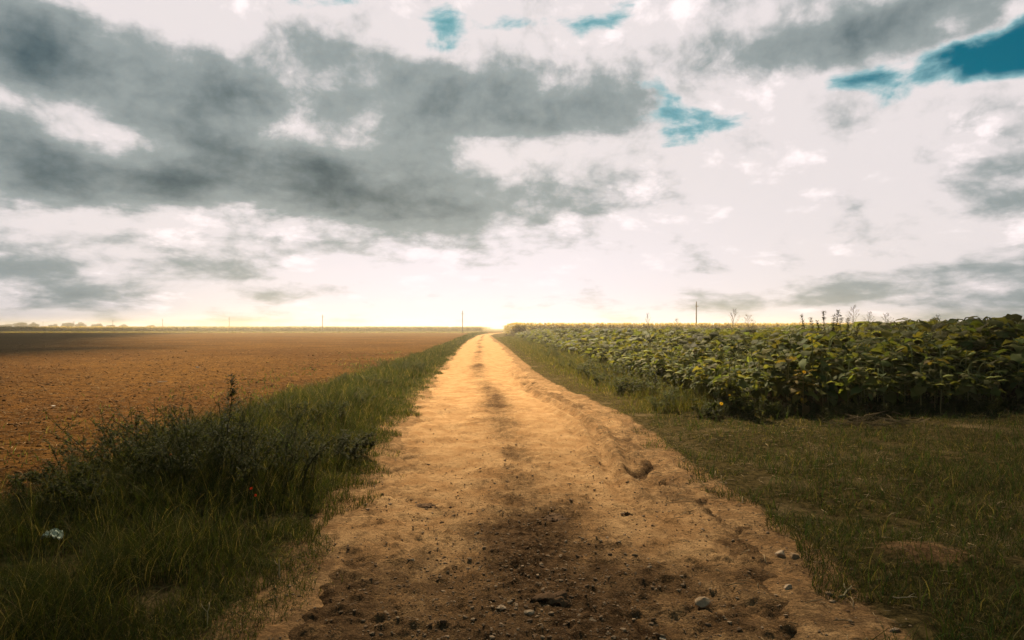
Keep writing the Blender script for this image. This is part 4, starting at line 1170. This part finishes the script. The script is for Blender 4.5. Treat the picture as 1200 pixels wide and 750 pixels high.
# ------------------------------------------------------------------ unseen cloud deck added to shade the foreground; gap shaped to light the road
CLH = 900.0
off = CLH / math.tan(SUN_EL)
sx, sy = math.sin(SUN_AZ) * off, math.cos(SUN_AZ) * off
cw = 12.0
gxs = np.arange(-760, 780, cw); gys = np.arange(-130, 720, cw)
PX, PY = np.meshgrid(gxs, gys)
wob = (fbm(PX / 60, PY / 60, 4, 101) - 0.5)
axis_x = 0.5 - 0.05 * PY
pyp = np.maximum(PY, 0)
half = np.where(PX < axis_x, 8 + 0.36 * pyp, 11 + 0.46 * pyp) + wob * (8 + 0.14 * pyp)
lit = (np.abs(PX - axis_x) < half) & (PY > 15 + wob * 12 + np.where(PX > axis_x, 0.42, 0.75) * np.maximum(0, np.abs(PX - axis_x) - 4))
lit |= (fbm(PX / 130 + 5, PY / 130, 4, 103) > 0.36) & (PY > 205)
solid = ~lit
ny, nx = PX.shape
th = 40 + 60 * fbm(PX / 90, PY / 90, 4, 105)
topv = np.stack([PX + sx, PY + sy, CLH + th], -1).reshape(-1, 3)
botv = np.stack([PX + sx, PY + sy, CLH - 14 * fbm(PX / 50, PY / 50, 3, 106)], -1).reshape(-1, 3)
nvt = nx * ny; quads = []
cell = solid[:-1, :-1] & solid[1:, :-1] & solid[:-1, 1:] & solid[1:, 1:]
for j in range(ny - 1):
    for i in range(nx - 1):
        if not cell[j, i]: continue
        a, b, c, d = j * nx + i, j * nx + i + 1, (j + 1) * nx + i + 1, (j + 1) * nx + i
        quads.append((a, b, c, d)); quads.append((a + nvt, d + nvt, c + nvt, b + nvt))
        for (e, f, jj, ii) in ((a, b, j - 1, i), (b, c, j, i + 1), (c, d, j + 1, i), (d, a, j, i - 1)):
            if not (0 <= jj < ny - 1 and 0 <= ii < nx - 1 and cell[jj, ii]): quads.append((f, e, e + nvt, f + nvt))
cm, cnt, cb = new_mat('shading_cloud')
cb.inputs['Base Color'].default_value = (0.9, 0.9, 0.9, 1); cb.inputs['Roughness'].default_value = 1; cb.inputs['Specular IOR Level'].default_value = 0
tr = N(cnt, 'ShaderNodeBsdfTranslucent'); tr.inputs[0].default_value = (0.8, 0.8, 0.8, 1)
mx = N(cnt, 'ShaderNodeMixShader', i_0=0.03); cnt.links.new(cb.outputs[0], mx.inputs[1]); cnt.links.new(tr.outputs[0], mx.inputs[2]); cnt.links.new(mx.outputs[0], cnt.nodes['Material Output'].inputs[0])
cme = make_mesh('shading_clouds', np.concatenate([topv, botv]), quads)
tag(obj('shading_clouds', cme, cm), 'unseen cloud layer added to shade the ground around a lit gap', 'cloud', kind='structure')

# ------------------------------------------------------------------ haze
HAZE = 0.0008  # thin volume added to give the far road a golden glow
hv = np.array([(-950, -320, -1.3), (950, -320, -1.3), (950, 950, -1.3), (-950, 950, -1.3), (-950, -320, 8.4), (950, -320, 8.4), (950, 950, 8.4), (-950, 950, 8.4)], float)
hme = make_mesh('haze', hv, [(0, 3, 2, 1), (4, 5, 6, 7), (0, 1, 5, 4), (1, 2, 6, 5), (2, 3, 7, 6), (3, 0, 4, 7)], smooth=False)
hm = bpy.data.materials.new('haze_air'); hm.use_nodes = True; nt = hm.node_tree; nt.nodes.remove(nt.nodes['Principled BSDF'])
pv = N(nt, 'ShaderNodeVolumePrincipled'); pv.inputs['Color'].default_value = (1.0, 0.87, 0.64, 1); pv.inputs['Density'].default_value = HAZE; pv.inputs['Anisotropy'].default_value = 0.65
nt.links.new(pv.outputs[0], nt.nodes['Material Output'].inputs['Volume'])
tag(obj('haze', hme, hm), 'warm thin haze added for a golden glow over the fields', 'haze', kind='stuff')

# ------------------------------------------------------------------ sun, camera, render settings
sl = bpy.data.lights.new('sun', 'SUN'); sl.energy = 5.0; sl.angle = math.radians(0.5); sl.color = (1.0, 0.84, 0.62)
so = bpy.data.objects.new('sun', sl); COL.objects.link(so)
d = Vector((math.sin(SUN_AZ) * math.cos(SUN_EL), math.cos(SUN_AZ) * math.cos(SUN_EL), math.sin(SUN_EL)))
so.rotation_euler = d.to_track_quat('Z', 'Y').to_euler(); so.location = (0, 0, 50)

cam = bpy.data.cameras.new('camera'); cam.sensor_width = 36; cam.lens = 36 * F / 1200; cam.shift_y = 9 / 1200; cam.clip_start = 0.05; cam.clip_end = 12000
co = bpy.data.objects.new('camera', cam); COL.objects.link(co); co.location = (0, 0, CAM_H); co.rotation_euler = (math.pi / 2, 0, 0)
scene.camera = co
scene.view_settings.view_transform = 'Standard'; scene.view_settings.look = 'None'; scene.view_settings.gamma = 1.0
scene.view_settings.exposure = EXPO; scene.view_settings.use_curve_mapping = False
scene.cycles.use_denoising = True
scene.cycles.max_bounces = 6; scene.cycles.diffuse_bounces = 3; scene.cycles.glossy_bounces = 1; scene.cycles.transmission_bounces = 3; scene.cycles.volume_bounces = 0
scene.cycles.sample_clamp_indirect = 4.0
scene.cycles.use_adaptive_sampling = True
